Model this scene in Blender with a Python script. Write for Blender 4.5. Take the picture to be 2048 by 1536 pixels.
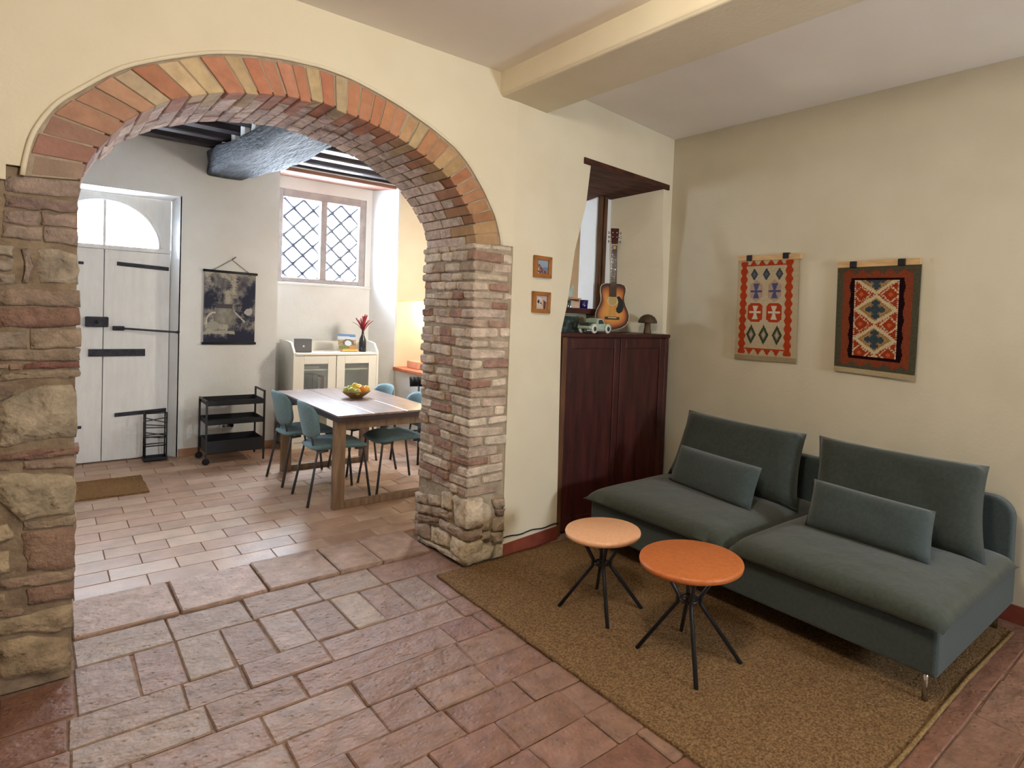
import bpy, bmesh, math, random
import numpy as np
from mathutils import Vector, Matrix, noise as mnoise

for o in list(bpy.data.objects):
    bpy.data.objects.remove(o)
SC = bpy.context.scene
COL = SC.collection
RND = random.Random(7)
PI = math.pi

# ------------------------------------------------------------------ camera
F_PX, YAW, PITCH, ROLL, PPX, PPY = 1225.05, math.radians(41.985), math.radians(-1.8225), math.radians(2.363), 1183.64, 668.95
CAMPOS = Vector((0, 0, 1.5))
_fw = Vector((math.sin(YAW) * math.cos(PITCH), math.cos(YAW) * math.cos(PITCH), math.sin(PITCH)))
_rt = Vector((math.cos(YAW), -math.sin(YAW), 0))
_up = _rt.cross(_fw)
CR = math.cos(ROLL) * _rt + math.sin(ROLL) * _up
CU = -math.sin(ROLL) * _rt + math.cos(ROLL) * _up
camd = bpy.data.cameras.new('camera')
cam = bpy.data.objects.new('camera', camd)
COL.objects.link(cam)
mw = Matrix((CR, CU, -_fw)).transposed().to_4x4()
mw.translation = CAMPOS
cam.matrix_world = mw
camd.sensor_width = 36.0
camd.lens = F_PX / 2048 * 36.0
camd.shift_x = (1024 - PPX) / 2048
camd.shift_y = (PPY - 768) / 2048
camd.clip_start = 0.05
SC.camera = cam

# ------------------------------------------------------------------ sky, exposure, lights
SC.view_settings.view_transform = 'Standard'
SC.view_settings.look = 'None'
SC.view_settings.gamma = 1.0
SC.view_settings.use_curve_mapping = False
SC.view_settings.exposure = 0.9
SC.cycles.use_denoising = True
SC.cycles.use_adaptive_sampling = True
SC.cycles.adaptive_threshold = 0.10
SC.cycles.max_bounces = 7
SC.cycles.diffuse_bounces = 4
SC.cycles.glossy_bounces = 3
SC.cycles.caustics_reflective = False
SC.cycles.caustics_refractive = False
SC.cycles.sample_clamp_indirect = 8.0
W = bpy.data.worlds.new('World')
SC.world = W
W.use_nodes = True
bg = W.node_tree.nodes['Background']
bg.inputs[0].default_value = (0.81, 0.905, 1.0, 1)
bg.inputs[1].default_value = 74.0


def portal(name, loc, rot, sx, sy):
    l = bpy.data.lights.new(name, 'AREA')
    l.shape = 'RECTANGLE'
    l.size, l.size_y = sx, sy
    l.cycles.is_portal = True
    o = bpy.data.objects.new(name, l)
    COL.objects.link(o)
    o.location = loc
    o.rotation_euler = rot
    return o


# portals only guide the sky light through the openings of the building
portal('window_portal', (2.35, 7.32, 2.23), (-PI / 2, 0, 0), 1.1, 1.1)
portal('fanlight_portal', (0.42, 7.12, 2.15), (-PI / 2, 0, 0), 1.0, 0.55)
portal('rear_window_portal', (2.85, -2.62, 1.45), (PI / 2, 0, 0), 0.65, 0.65)


def lamp(name, loc, watts, col, rad=0.12):
    l = bpy.data.lights.new(name, 'POINT')
    l.energy = watts
    l.color = col
    l.shadow_soft_size = rad
    o = bpy.data.objects.new(name, l)
    COL.objects.link(o)
    o.location = loc
    return o


lamp('living_lamp', (0.80, 0.90, 2.62), 41, (1.0, 0.915, 0.77), 0.16)
lamp('kitchen_lamp', (3.15, 5.5, 1.70), 36, (1.0, 0.90, 0.72), 0.10)
lamp('counter_lamp', (3.62, 6.93, 1.44), 7, (1.0, 0.86, 0.60), 0.05)


# ------------------------------------------------------------------ pixel helpers (real distances: a plane is always given)
def ray(x, y):
    return _fw + (x - PPX) / F_PX * CR - (y - PPY) / F_PX * CU


def atY(x, y, Y):
    d = ray(x, y)
    return CAMPOS + d * ((Y - CAMPOS.y) / d.y)


def atX(x, y, X):
    d = ray(x, y)
    return CAMPOS + d * ((X - CAMPOS.x) / d.x)


def atZ(x, y, Z=0.0):
    d = ray(x, y)
    return CAMPOS + d * ((Z - CAMPOS.z) / d.z)


# ------------------------------------------------------------------ materials
def lin(c):
    return tuple(((v / 255) / 12.92 if v / 255 <= 0.04045 else ((v / 255 + 0.055) / 1.055) ** 2.4) for v in c)


MATS = {}


def M(name, c=(200, 200, 200), c2=None, rough=0.8, var=0.0, vscale=6.0, bump=0.0, bscale=40.0, stretch=(1, 1, 1), objcol=False,
      metal=0.0, spec=0.3, attr=None, emit=None, detail=2.5, bump2=0.0, b2scale=8.0, pits=0.0, pscale=60.0, contrast=(0.35, 0.65), sheen=0.0):
    m = bpy.data.materials.new(name)
    m.use_nodes = True
    nt = m.node_tree
    N, L = nt.nodes, nt.links
    b = N['Principled BSDF']
    b.inputs['Roughness'].default_value = rough
    b.inputs['Metallic'].default_value = metal
    b.inputs['Specular IOR Level'].default_value = spec
    if sheen:
        b.inputs['Sheen Weight'].default_value = sheen
    tc = N.new('ShaderNodeTexCoord')
    mp = N.new('ShaderNodeMapping')
    mp.inputs['Scale'].default_value = stretch
    L.new(tc.outputs['Object'], mp.inputs[0])
    vec = mp.outputs[0]
    base = None
    if objcol:
        oi = N.new('ShaderNodeObjectInfo')
        base = oi.outputs['Color']
    elif attr:
        a = N.new('ShaderNodeVertexColor')
        a.layer_name = attr
        base = a.outputs['Color']
    else:
        r = N.new('ShaderNodeRGB')
        r.outputs[0].default_value = (*lin(c), 1)
        base = r.outputs[0]
    if c2 is not None or var:
        nz = N.new('ShaderNodeTexNoise')
        nz.inputs['Scale'].default_value = vscale
        nz.inputs['Detail'].default_value = detail
        nz.inputs['Roughness'].default_value = 0.6
        L.new(vec, nz.inputs['Vector'])
        mr = N.new('ShaderNodeMapRange')
        mr.inputs[1].default_value, mr.inputs[2].default_value = contrast
        L.new(nz.outputs['Fac'], mr.inputs[0])
        mx = N.new('ShaderNodeMix')
        mx.data_type = 'RGBA'
        L.new(mr.outputs[0], mx.inputs[0])
        if c2 is not None:
            L.new(base, mx.inputs[6])
            mx.inputs[7].default_value = (*lin(c2), 1)
        else:
            lo = N.new('ShaderNodeMix'); lo.data_type = 'RGBA'; lo.blend_type = 'MULTIPLY'; lo.inputs[0].default_value = 1
            L.new(base, lo.inputs[6]); lo.inputs[7].default_value = (1 - var, 1 - var, 1 - var, 1)
            hi = N.new('ShaderNodeMix'); hi.data_type = 'RGBA'; hi.blend_type = 'MULTIPLY'; hi.inputs[0].default_value = 1
            L.new(base, hi.inputs[6]); hi.inputs[7].default_value = (1 + var * .7, 1 + var * .7, 1 + var * .7, 1)
            L.new(lo.outputs[2], mx.inputs[6])
            L.new(hi.outputs[2], mx.inputs[7])
        base = mx.outputs[2]
    L.new(base, b.inputs['Base Color'])
    last = None
    for s, sc, dt in ((bump, bscale, 5.0), (bump2, b2scale, 3.0)):
        if s:
            n2 = N.new('ShaderNodeTexNoise')
            n2.inputs['Scale'].default_value = sc
            n2.inputs['Detail'].default_value = dt
            L.new(vec, n2.inputs['Vector'])
            bp = N.new('ShaderNodeBump')
            bp.inputs['Strength'].default_value = min(1, s)
            bp.inputs['Distance'].default_value = 0.012 if sc > 20 else 0.03
            L.new(n2.outputs['Fac'], bp.inputs['Height'])
            if last:
                L.new(last, bp.inputs['Normal'])
            last = bp.outputs[0]
    if pits:
        vo = N.new('ShaderNodeTexVoronoi')
        vo.inputs['Scale'].default_value = pscale
        L.new(vec, vo.inputs['Vector'])
        mr2 = N.new('ShaderNodeMapRange')
        mr2.inputs[1].default_value, mr2.inputs[2].default_value = 0.05, 0.28
        L.new(vo.outputs['Distance'], mr2.inputs[0])
        bp = N.new('ShaderNodeBump')
        bp.inputs['Strength'].default_value = pits
        bp.inputs['Distance'].default_value = 0.008
        L.new(mr2.outputs[0], bp.inputs['Height'])
        if last:
            L.new(last, bp.inputs['Normal'])
        last = bp.outputs[0]
    if last:
        L.new(last, b.inputs['Normal'])
    if emit:
        b.inputs['Emission Color'].default_value = (*lin(emit[0]), 1)
        b.inputs['Emission Strength'].default_value = emit[1]
    MATS[name] = m
    return m


M('plaster', (226, 215, 190), (221, 209, 183), rough=0.92, vscale=2.5, bump=0.10, bscale=55, bump2=0.12, b2scale=3.5, spec=0.15)
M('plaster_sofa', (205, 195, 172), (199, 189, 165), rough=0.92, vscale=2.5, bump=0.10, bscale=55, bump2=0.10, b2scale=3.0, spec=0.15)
M('ceil_paint', (240, 233, 224), (235, 227, 217), rough=0.95, vscale=1.5, bump=0.06, bscale=40, bump2=0.10, b2scale=2.0, spec=0.1)
M('plaster_white', (230, 231, 231), (225, 225, 224), rough=0.92, vscale=3, bump=0.10, bscale=45, bump2=0.16, b2scale=5, spec=0.15)
M('plaster_peach', (238, 222, 196), (233, 216, 188), rough=0.92, vscale=3, bump=0.08, bscale=45, spec=0.15)
M('mortar', (176, 161, 140), (154, 138, 118), rough=0.97, vscale=14, bump=0.5, bscale=60, bump2=0.4, b2scale=14, spec=0.1)
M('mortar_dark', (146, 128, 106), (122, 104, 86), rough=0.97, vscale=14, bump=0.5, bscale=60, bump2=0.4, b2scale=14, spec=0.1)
M('brick', objcol=True, rough=0.95, var=0.26, vscale=18, detail=5, bump=0.8, bscale=60, bump2=0.5, b2scale=16, spec=0.12)
M('voussoir', objcol=True, rough=0.93, var=0.13, vscale=14, bump=0.22, bscale=80, bump2=0.2, b2scale=14, spec=0.12)
M('stone', objcol=True, rough=0.96, var=0.30, vscale=12, detail=5, bump=0.9, bscale=38, bump2=1.0, b2scale=12, spec=0.12)
M('cotto', objcol=True, rough=0.6, var=0.34, vscale=14, detail=5, bump=0.45, bscale=55, bump2=0.8, b2scale=8, pits=0.5, pscale=30, spec=0.42, contrast=(0.25, 0.75))
M('cotto_dining', objcol=True, rough=0.42, var=0.14, vscale=6, bump=0.08, bscale=60, bump2=0.18, b2scale=6, spec=0.45)
M('grout', (152, 126, 108), (128, 102, 86), rough=0.95, vscale=20, bump=0.3, bscale=80, spec=0.1)
M('grout_dining', (150, 110, 84), rough=0.9, var=0.1, spec=0.2)
M('skirting_red', (134, 66, 48), (118, 54, 40), rough=0.6, vscale=9, bump=0.1, spec=0.3)
M('skirting_tile', (176, 132, 104), rough=0.6, var=0.1)
M('old_beam', (38, 41, 48), (78, 81, 88), rough=0.75, vscale=5, stretch=(5, 0.8, 5), bump=0.9, bscale=14, bump2=0.8, b2scale=5, spec=0.35, contrast=(0.4, 0.75))
M('joist', (48, 36, 38), (30, 24, 28), rough=0.45, vscale=6, stretch=(0.8, 6, 6), bump=0.25, bscale=18, spec=0.5)
M('lintel', (88, 50, 34), (58, 32, 22), rough=0.8, vscale=6, stretch=(0.7, 5, 5), bump=0.4, bscale=18)
M('lintel_pink', (150, 112, 98), (130, 92, 80), rough=0.7, vscale=6, stretch=(0.7, 5, 5), bump=0.1, bscale=18)
M('post_wood', (104, 74, 48), (74, 48, 30), rough=0.6, vscale=8, stretch=(6, 6, 0.6), bump=0.2, bscale=20)
M('cupboard_wood', (74, 32, 26), (46, 20, 18), rough=0.42, vscale=4, stretch=(5, 5, 0.6), bump=0.08, bscale=20, spec=0.4)
M('cupboard_edge', (104, 70, 44), (78, 50, 32), rough=0.5, vscale=5, stretch=(5, 5, 0.6))
M('sofa_fabric', (68, 77, 76), (61, 70, 69), rough=0.95, vscale=60, bump=0.35, bscale=380, spec=0.1, sheen=0.25)
M('sofa_fabric_soft', (66, 70, 61), (58, 63, 55), rough=0.95, vscale=50, bump=0.3, bscale=340, bump2=0.2, b2scale=7, spec=0.1, sheen=0.25)
M('sofa_cushion', (58, 64, 58), (51, 57, 52), rough=0.95, vscale=50, bump=0.3, bscale=340, bump2=0.25, b2scale=7, spec=0.1, sheen=0.25)
M('rug', (156, 124, 88), (92, 68, 44), rough=1.0, vscale=115, bump=0.9, bscale=140, bump2=0.3, b2scale=9, spec=0.05, contrast=(0.32, 0.68), detail=3)
M('rug_edge', (150, 124, 84), (110, 86, 56), rough=1.0, vscale=120, spec=0.05)
M('coir', (146, 112, 74), (112, 82, 52), rough=1.0, vscale=90, bump=0.7, bscale=120, spec=0.05)
M('top_pale', (238, 184, 144), (230, 174, 132), rough=0.45, vscale=60, bump=0.05, bscale=200, spec=0.4)
M('top_orange', (194, 112, 60), (182, 100, 50), rough=0.45, vscale=60, bump=0.05, bscale=200, spec=0.4)
M('black_metal', (24, 24, 27), rough=0.45, spec=0.5)
M('iron', (66, 66, 74), (48, 48, 56), rough=0.6, vscale=20, bump=0.2, metal=0.3)
M('black_tray', (28, 30, 36), rough=0.55, spec=0.4)
M('rubber', (22, 22, 24), rough=0.8)
M('chrome', (200, 200, 200), rough=0.18, metal=1.0)
M('white_paint', (240, 240, 240), (232, 232, 232), rough=0.55, vscale=5, bump=0.08, bscale=30, stretch=(4, 4, 0.7))
M('window_paint', (176, 168, 166), (160, 152, 150), rough=0.6, vscale=9, bump=0.1)
M('cabinet_white', (240, 236, 226), rough=0.45, spec=0.4)
M('cabinet_dark', (120, 112, 108), rough=0.7)
M('table_top', (140, 118, 112), (110, 90, 86), rough=0.28, vscale=5, stretch=(6, 0.7, 6), bump=0.05, bscale=24, spec=0.5)
M('table_edge', (62, 46, 46), rough=0.5)
M('table_wood', (142, 116, 92), (116, 92, 72), rough=0.55, vscale=6, stretch=(5, 5, 0.7), bump=0.12, bscale=30)
M('chair_fabric', (116, 144, 150), (104, 132, 138), rough=0.9, vscale=70, bump=0.25, bscale=320, spec=0.15, sheen=0.2)
M('chair_metal', (58, 60, 66), rough=0.45, spec=0.5)
M('bowl_wood', (156, 120, 72), (126, 92, 52), rough=0.55, vscale=8)
for n, c in dict(lemon=(226, 196, 70), apple=(160, 170, 70), pear=(190, 184, 96), orange=(232, 140, 40)).items():
    M('fruit_' + n, c, rough=0.45, var=0.1, vscale=14, bump=0.08, bscale=120, spec=0.4)
M('stem', (84, 62, 36), rough=0.8)
M('grey_device', (112, 110, 112), rough=0.45)
M('white_plastic', (236, 236, 234), rough=0.4)
M('vase_black', (30, 30, 36), rough=0.3, spec=0.5)
M('flower_red', (150, 40, 52), (122, 28, 40), rough=0.75, vscale=20)
M('terracotta', (196, 112, 78), (176, 96, 66), rough=0.7, vscale=10)
M('pink_box', (214, 150, 116), rough=0.6, var=0.06)
M('gold', (214, 170, 96), rough=0.4, metal=0.3)
M('canvas', attr='Col', rough=0.9, spec=0.1)
M('kilim', attr='Col', rough=1.0, spec=0.05, bump=0.5, bscale=260)
M('batten', (206, 170, 120), (190, 152, 104), rough=0.6, vscale=10, stretch=(6, 0.8, 6))
M('clip_black', (22, 16, 18), rough=0.6)
M('string', (120, 104, 92), rough=0.9)
M('frame_wood', (168, 112, 58), (142, 90, 44), rough=0.55, vscale=10)
M('guitar_top', attr='Col', rough=0.42, spec=0.25)
M('guitar_side', (52, 26, 16), rough=0.3, spec=0.5)
M('fret_wood', (76, 54, 40), (60, 42, 30), rough=0.5, vscale=20)
M('bind', (220, 206, 170), rough=0.5)
M('sound_hole', (196, 168, 110), rough=0.7)
M('pick', (24, 26, 24), rough=0.5, spec=0.2)
M('head_wood', (66, 26, 24), rough=0.35)
M('toy_green', (176, 192, 172), (162, 178, 158), rough=0.45, vscale=20)
M('toy_dark', (58, 66, 68), rough=0.5)
M('toy_white', (214, 212, 200), rough=0.5)
M('pic_green', attr='Col', rough=0.5)
M('pic_frame', (128, 138, 120), rough=0.6)
M('mush_cap', (86, 68, 46), (66, 50, 32), rough=0.6, vscale=14, bump=0.2)
M('mush_stem', (112, 88, 62), (84, 60, 38), rough=0.65, vscale=12, stretch=(4, 4, 0.7))
M('mug_green', (186, 206, 196), rough=0.35, spec=0.5)
M('sill_wood', (80, 44, 30), (60, 32, 22), rough=0.55, vscale=8, stretch=(0.7, 5, 5))
M('pine', (206, 158, 110), rough=0.6, var=0.08)
M('book_blue', (92, 110, 120), rough=0.7)
M('book_red', (130, 50, 44), rough=0.7)
M('book_white', (220, 216, 206), rough=0.7)
M('cable', (30, 26, 26), rough=0.6)


def glass_mat(name, tint, refl=0.08, rough=0.03):
    m = bpy.data.materials.new(name)
    m.use_nodes = True
    N, L = m.node_tree.nodes, m.node_tree.links
    for n in list(N):
        if n.type != 'OUTPUT_MATERIAL':
            N.remove(n)
    t = N.new('ShaderNodeBsdfTransparent')
    t.inputs[0].default_value = (*lin(tint), 1)
    g = N.new('ShaderNodeBsdfGlossy')
    g.inputs['Roughness'].default_value = rough
    x = N.new('ShaderNodeMixShader')
    x.inputs[0].default_value = refl
    L.new(t.outputs[0], x.inputs[1]); L.new(g.outputs[0], x.inputs[2])
    L.new(x.outputs[0], N['Material Output'].inputs[0])
    MATS[name] = m
    return m


glass_mat('pane_glass', (250, 252, 255), 0.06)
glass_mat('cabinet_glass', (240, 244, 240), 0.16, 0.35)
glass_mat('blue_glass', (20, 40, 190), 0.15)
glass_mat('clear_glass', (205, 225, 235), 0.18)


# ------------------------------------------------------------------ object helpers
def setprops(o, label=None, cat=None, group=None, kind=None):
    if label: o['label'] = label
    if cat: o['category'] = cat
    if group: o['group'] = group
    if kind: o['kind'] = kind
    return o


def empty(name, loc=(0, 0, 0), rz=0.0, label=None, cat=None, group=None, kind=None):
    o = bpy.data.objects.new(name, None)
    COL.objects.link(o)
    o.location = loc
    o.rotation_euler = (0, 0, rz)
    o.empty_display_size = 0.1
    return setprops(o, label, cat, group, kind)


def rootmat(o):
    m = Matrix.Identity(4)
    while o is not None:
        lm = Matrix.Translation(o.location) @ o.rotation_euler.to_matrix().to_4x4()
        m = lm @ m
        o = o.parent
    return m


# overall tone of the masonry and tiles (share of grey, lightness)
ADJ = {'brick': (0.50, 1.18), 'stone': (0.50, 1.15), 'voussoir': (0.26, 1.06), 'cotto': (0.30, 0.93), 'cotto_dining': (0.22, 0.98)}


class MB:
    """collects geometry, links it as one mesh object"""

    def __init__(s):
        s.v, s.f, s.sm, s.mi = [], [], [], []

    def add(s, vs, fs, smooth=False, mi=0):
        o = len(s.v)
        s.v += [Vector(p) for p in vs]
        for f in fs:
            s.f.append([i + o for i in f]); s.sm.append(smooth); s.mi.append(mi)
        return s

    def box(s, lo, hi, mi=0):
        (a, b, c), (d, e, f) = lo, hi
        return s.add([(a, b, c), (d, b, c), (d, e, c), (a, e, c), (a, b, f), (d, b, f), (d, e, f), (a, e, f)],
                     [(0, 3, 2, 1), (4, 5, 6, 7), (0, 1, 5, 4), (1, 2, 6, 5), (2, 3, 7, 6), (3, 0, 4, 7)], False, mi)

    def cbox(s, lo, hi, ch=0.006, jit=0.0, rnd=None, mi=0):
        P = [Vector((hi[0] if i & 1 else lo[0], hi[1] if i & 2 else lo[1], hi[2] if i & 4 else lo[2])) for i in range(8)]
        if jit:
            r = rnd or RND
            P = [p + Vector((r.uniform(-jit, jit), r.uniform(-jit, jit), r.uniform(-jit, jit))) for p in P]
        return s.hexa(P, ch, mi)

    def hexa(s, P, ch=0.006, mi=0):
        """chamfered block from 8 corners, index bits x,y,z"""
        P = [Vector(p) for p in P]
        vs, ix = [], {}
        for i in range(8):
            nb = [P[i ^ (1 << a)] - P[i] for a in range(3)]
            for a in range(3):
                d = Vector((0, 0, 0))
                for b in range(3):
                    if b != a:
                        l = nb[b].length
                        d += nb[b] * (min(ch, l * 0.3) / max(l, 1e-6))
                ix[(i, a)] = len(vs)
                vs.append(P[i] + d)
        fs = []
        for a in range(3):
            b, c = [(1, 2), (2, 0), (0, 1)][a]
            for side in (0, 1):
                q = []
                for (u, w) in ((0, 0), (1, 0), (1, 1), (0, 1)):
                    q.append(ix[((side << a) | (u << b) | (w << c), a)])
                fs.append(q if side else q[::-1])
        for a in range(3):
            b, c = [(1, 2), (2, 0), (0, 1)][a]
            for u in (0, 1):
                for w in (0, 1):
                    i0 = (u << b) | (w << c)
                    i1 = i0 | (1 << a)
                    q = [ix[(i0, b)], ix[(i1, b)], ix[(i1, c)], ix[(i0, c)]]
                    fs.append(q if (u ^ w) else q[::-1])
        for i in range(8):
            t = [ix[(i, 0)], ix[(i, 1)], ix[(i, 2)]]
            fs.append(t if bin(i).count('1') % 2 else t[::-1])
        return s.add(vs, fs, False, mi)

    def tube(s, pts, r, n=8, cap=True, mi=0):
        pts = [Vector(p) for p in pts]
        rs = r if isinstance(r, (list, tuple)) else [r] * len(pts)
        rings = []
        t0 = (pts[1] - pts[0]).normalized()
        ref = Vector((0, 0, 1)) if abs(t0.z) < 0.9 else Vector((1, 0, 0))
        u = t0.cross(ref).normalized()
        o = len(s.v)
        for i, p in enumerate(pts):
            if i == 0: t = pts[1] - pts[0]
            elif i == len(pts) - 1: t = pts[-1] - pts[-2]
            else: t = (pts[i + 1] - pts[i]).normalized() + (pts[i] - pts[i - 1]).normalized()
            t.normalize()
            u = (u - t * u.dot(t)).normalized()
            w = t.cross(u)
            for k in range(n):
                a = 2 * PI * k / n
                s.v.append(p + (u * math.cos(a) + w * math.sin(a)) * rs[i])
        for i in range(len(pts) - 1):
            for k in range(n):
                a, b = o + i * n + k, o + i * n + (k + 1) % n
                s.f.append([a, b, b + n, a + n]); s.sm.append(True); s.mi.append(mi)
        if cap:
            s.f.append([o + k for k in range(n)][::-1]); s.sm.append(False); s.mi.append(mi)
            e = o + (len(pts) - 1) * n
            s.f.append([e + k for k in range(n)]); s.sm.append(False); s.mi.append(mi)
        return s

    def lathe(s, prof, c=(0, 0, 0), n=24, M4=None, mi=0, smooth=True):
        o = len(s.v)
        vs, fs = [], []
        for (r, z) in prof:
            for k in range(n):
                a = 2 * PI * k / n
                p = Vector((r * math.cos(a), r * math.sin(a), z))
                if M4 is not None: p = M4 @ p
                vs.append(p + Vector(c))
        for i in range(len(prof) - 1):
            for k in range(n):
                a, b = i * n + k, i * n + (k + 1) % n
                fs.append((a, b, b + n, a + n))
        s.add(vs, fs, smooth, mi)
        for i, rev in ((0, True), (len(prof) - 1, False)):
            if prof[i][0] > 1e-5:
                q = [o + i * n + k for k in range(n)]
                s.f.append(q[::-1] if rev else q); s.sm.append(False); s.mi.append(mi)
        return s

    def prism(s, poly, ext, smooth=False, mi=0):
        """poly: list of 3d points (one planar outline), ext: vector"""
        n = len(poly)
        e = Vector(ext)
        vs = [Vector(p) for p in poly] + [Vector(p) + e for p in poly]
        s.add(vs, [list(range(n))[::-1], list(range(n, 2 * n))], False, mi)
        o = len(s.v) - 2 * n
        for k in range(n):
            s.f.append([o + k, o + (k + 1) % n, o + n + (k + 1) % n, o + n + k]); s.sm.append(smooth); s.mi.append(mi)
        return s

    def build(s, name, mat, parent=None, world=False, fix=True, color=None, props=None):
        me = bpy.data.meshes.new(name)
        vs = s.v
        if world and parent is not None:
            im = rootmat(parent).inverted()
            vs = [im @ p for p in vs]
        me.from_pydata([tuple(p) for p in vs], [], s.f)
        mats = mat if isinstance(mat, (list, tuple)) else [mat]
        for m in mats:
            me.materials.append(MATS[m])
        me.polygons.foreach_set('use_smooth', s.sm)
        if len(mats) > 1:
            me.polygons.foreach_set('material_index', s.mi)
        if fix:
            bm = bmesh.new(); bm.from_mesh(me)
            bmesh.ops.recalc_face_normals(bm, faces=bm.faces)
            bm.to_mesh(me); bm.free()
        o = bpy.data.objects.new(name, me)
        COL.objects.link(o)
        if parent is not None:
            o.parent = parent
        if color is not None:
            ds, k = ADJ.get(mats[0], (0, 1))
            lum = 0.35 * color[0] + 0.5 * color[1] + 0.15 * color[2]
            color = [min(250, k * (c_ * (1 - ds) + lum * t_ * ds)) for c_, t_ in zip(color, (1.05, 0.99, 0.94))]
            o.color = (*lin(color), 1)
        if props:
            setprops(o, *props)
        return o


def bevel(o, w=0.004, seg=2):
    m = o.modifiers.new('bevel', 'BEVEL')
    m.width = w; m.segments = seg; m.limit_method = 'ANGLE'; m.angle_limit = math.radians(40)
    return o


def subsurf(o, l=1):
    m = o.modifiers.new('sub', 'SUBSURF')
    m.levels = l; m.render_levels = l
    return o


def copy_tree(o, parent=None):
    c = o.copy()
    COL.objects.link(c)
    c.parent = parent
    for ch in list(o.children):
        copy_tree(ch, c)
    return c


def jc(c, a=12, r=None):
    r = r or RND
    k = r.uniform(-a, a)
    return tuple(max(0, min(255, v + k + r.uniform(-a * .25, a * .25))) for v in c)


def colorgrid(name, mat, P00, P10, P11, P01, nu, nv, fn, parent, world=True, thick=0.004, bend=None, nrm=None):
    """sheet of coloured cells: P00 top-left, P10 top-right, P11 bottom-right, P01 bottom-left; fn(u,v)->rgb255 with v downwards"""
    P00, P10, P11, P01 = map(Vector, (P00, P10, P11, P01))
    if nrm is None:
        nrm = (P01 - P00).cross(P10 - P00).normalized()
    vs, fs, cols = [], [], []
    for layer in (0, 1):
        for j in range(nv + 1):
            for i in range(nu + 1):
                u, v = i / nu, j / nv
                p = (P00 * (1 - u) + P10 * u) * (1 - v) + (P01 * (1 - u) + P11 * u) * v
                if bend: p = p + nrm * bend(u, v)
                if layer: p = p - nrm * thick
                vs.append(p)
    n1 = (nu + 1) * (nv + 1)
    for j in range(nv):
        for i in range(nu):
            a = j * (nu + 1) + i
            fs.append((a, a + 1, a + nu + 2, a + nu + 1))
            cols.append(fn((i + .5) / nu, (j + .5) / nv))
    rim = [i for i in range(nu + 1)] + [j * (nu + 1) + nu for j in range(1, nv + 1)] + [nv * (nu + 1) + i for i in range(nu - 1, -1, -1)] + [j * (nu + 1) for j in range(nv - 1, 0, -1)]
    for k in range(len(rim)):
        a, b = rim[k], rim[(k + 1) % len(rim)]
        fs.append((b, a, a + n1, b + n1))
        cols.append(fn(0.001, 0.999))
    for j in range(nv):
        for i in range(nu):
            a = n1 + j * (nu + 1) + i
            fs.append((a, a + nu + 1, a + nu + 2, a + 1)); cols.append((150, 140, 120))
    me = bpy.data.meshes.new(name)
    if world and parent is not None:
        im = rootmat(parent).inverted()
        vs = [im @ p for p in vs]
    me.from_pydata([tuple(p) for p in vs], [], fs)
    ca = me.color_attributes.new('Col', 'FLOAT_COLOR', 'CORNER')
    arr = []
    k_ = 0.72 if mat == 'kilim' else 1.0
    for p, c in zip(me.polygons, cols):
        l = [q * k_ for q in lin(c)]
        arr += [*l, 1.0] * p.loop_total
    ca.data.foreach_set('color', arr)
    me.materials.append(MATS[mat])
    o = bpy.data.objects.new(name, me)
    COL.objects.link(o)
    if parent is not None: o.parent = parent
    return o


# value noise for prints
def vnoise(x, y, s=0):
    return mnoise.noise(Vector((x, y, s * 7.3)))


# ================================================================== STRUCTURE
YW = 3.07            # front of the arch wall
YB = 3.69            # its dining room side
XS = 3.78            # sofa wall
YD = 6.85            # dining back wall
ZC1, ZC2 = 2.885, 2.935
WA, WB = Vector((2.10, 3.07, 0)), Vector((3.78, 3.30, 0))


def wally(x):        # front of the wall right of the arch, which runs back towards the corner
    return WA.y + (x - WA.x) / (WB.x - WA.x) * (WB.y - WA.y) if x > WA.x else YW


inner_px = [(163, 360), (175, 320), (196, 292), (232, 254), (262, 234), (310, 212), (346, 201), (417, 187), (480, 183), (540, 188), (612, 199), (663, 212), (692, 225), (738, 243), (766, 257.6), (792, 272), (818, 289), (855, 315), (892, 345), (918, 383), (930, 404), (943, 430), (952, 461), (954, 490)]
outer_px = [(49, 351), (55, 315), (68, 269), (93, 233), (118, 206), (161, 181), (201, 159), (232, 143), (269, 131), (342, 117), (416, 108), (480, 108), (520, 112), (569, 119), (640, 135), (700, 157), (755, 186), (804, 215), (861, 255), (910, 295), (938, 330), (967, 381), (990, 432), (1000, 472), (1001, 490)]


def curve(px):
    P = [atY(x, y, YW) for x, y in px]
    d = [0]
    for a, b in zip(P, P[1:]): d.append(d[-1] + (b - a).length)
    L = d[-1]

    def f(t):
        t *= L
        for i in range(len(P) - 1):
            if t <= d[i + 1] or i == len(P) - 2:
                k = (t - d[i]) / max(1e-9, d[i + 1] - d[i])
                return P[i].lerp(P[i + 1], k)
    return f


def smooth_curve(f, n=160, w=4):
    S = [f(i / n) for i in range(n + 1)]
    for _ in range(w):
        S = [S[0]] + [(S[i - 1] + S[i] * 2 + S[i + 1]) / 4 for i in range(1, n)] + [S[-1]]

    def g(t):
        t = max(0, min(1, t)) * n
        i = min(n - 1, int(t))
        return S[i].lerp(S[i + 1], t - i)
    return g


IN = smooth_curve(curve(inner_px))
OUT = smooth_curve(curve(outer_px))

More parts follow.
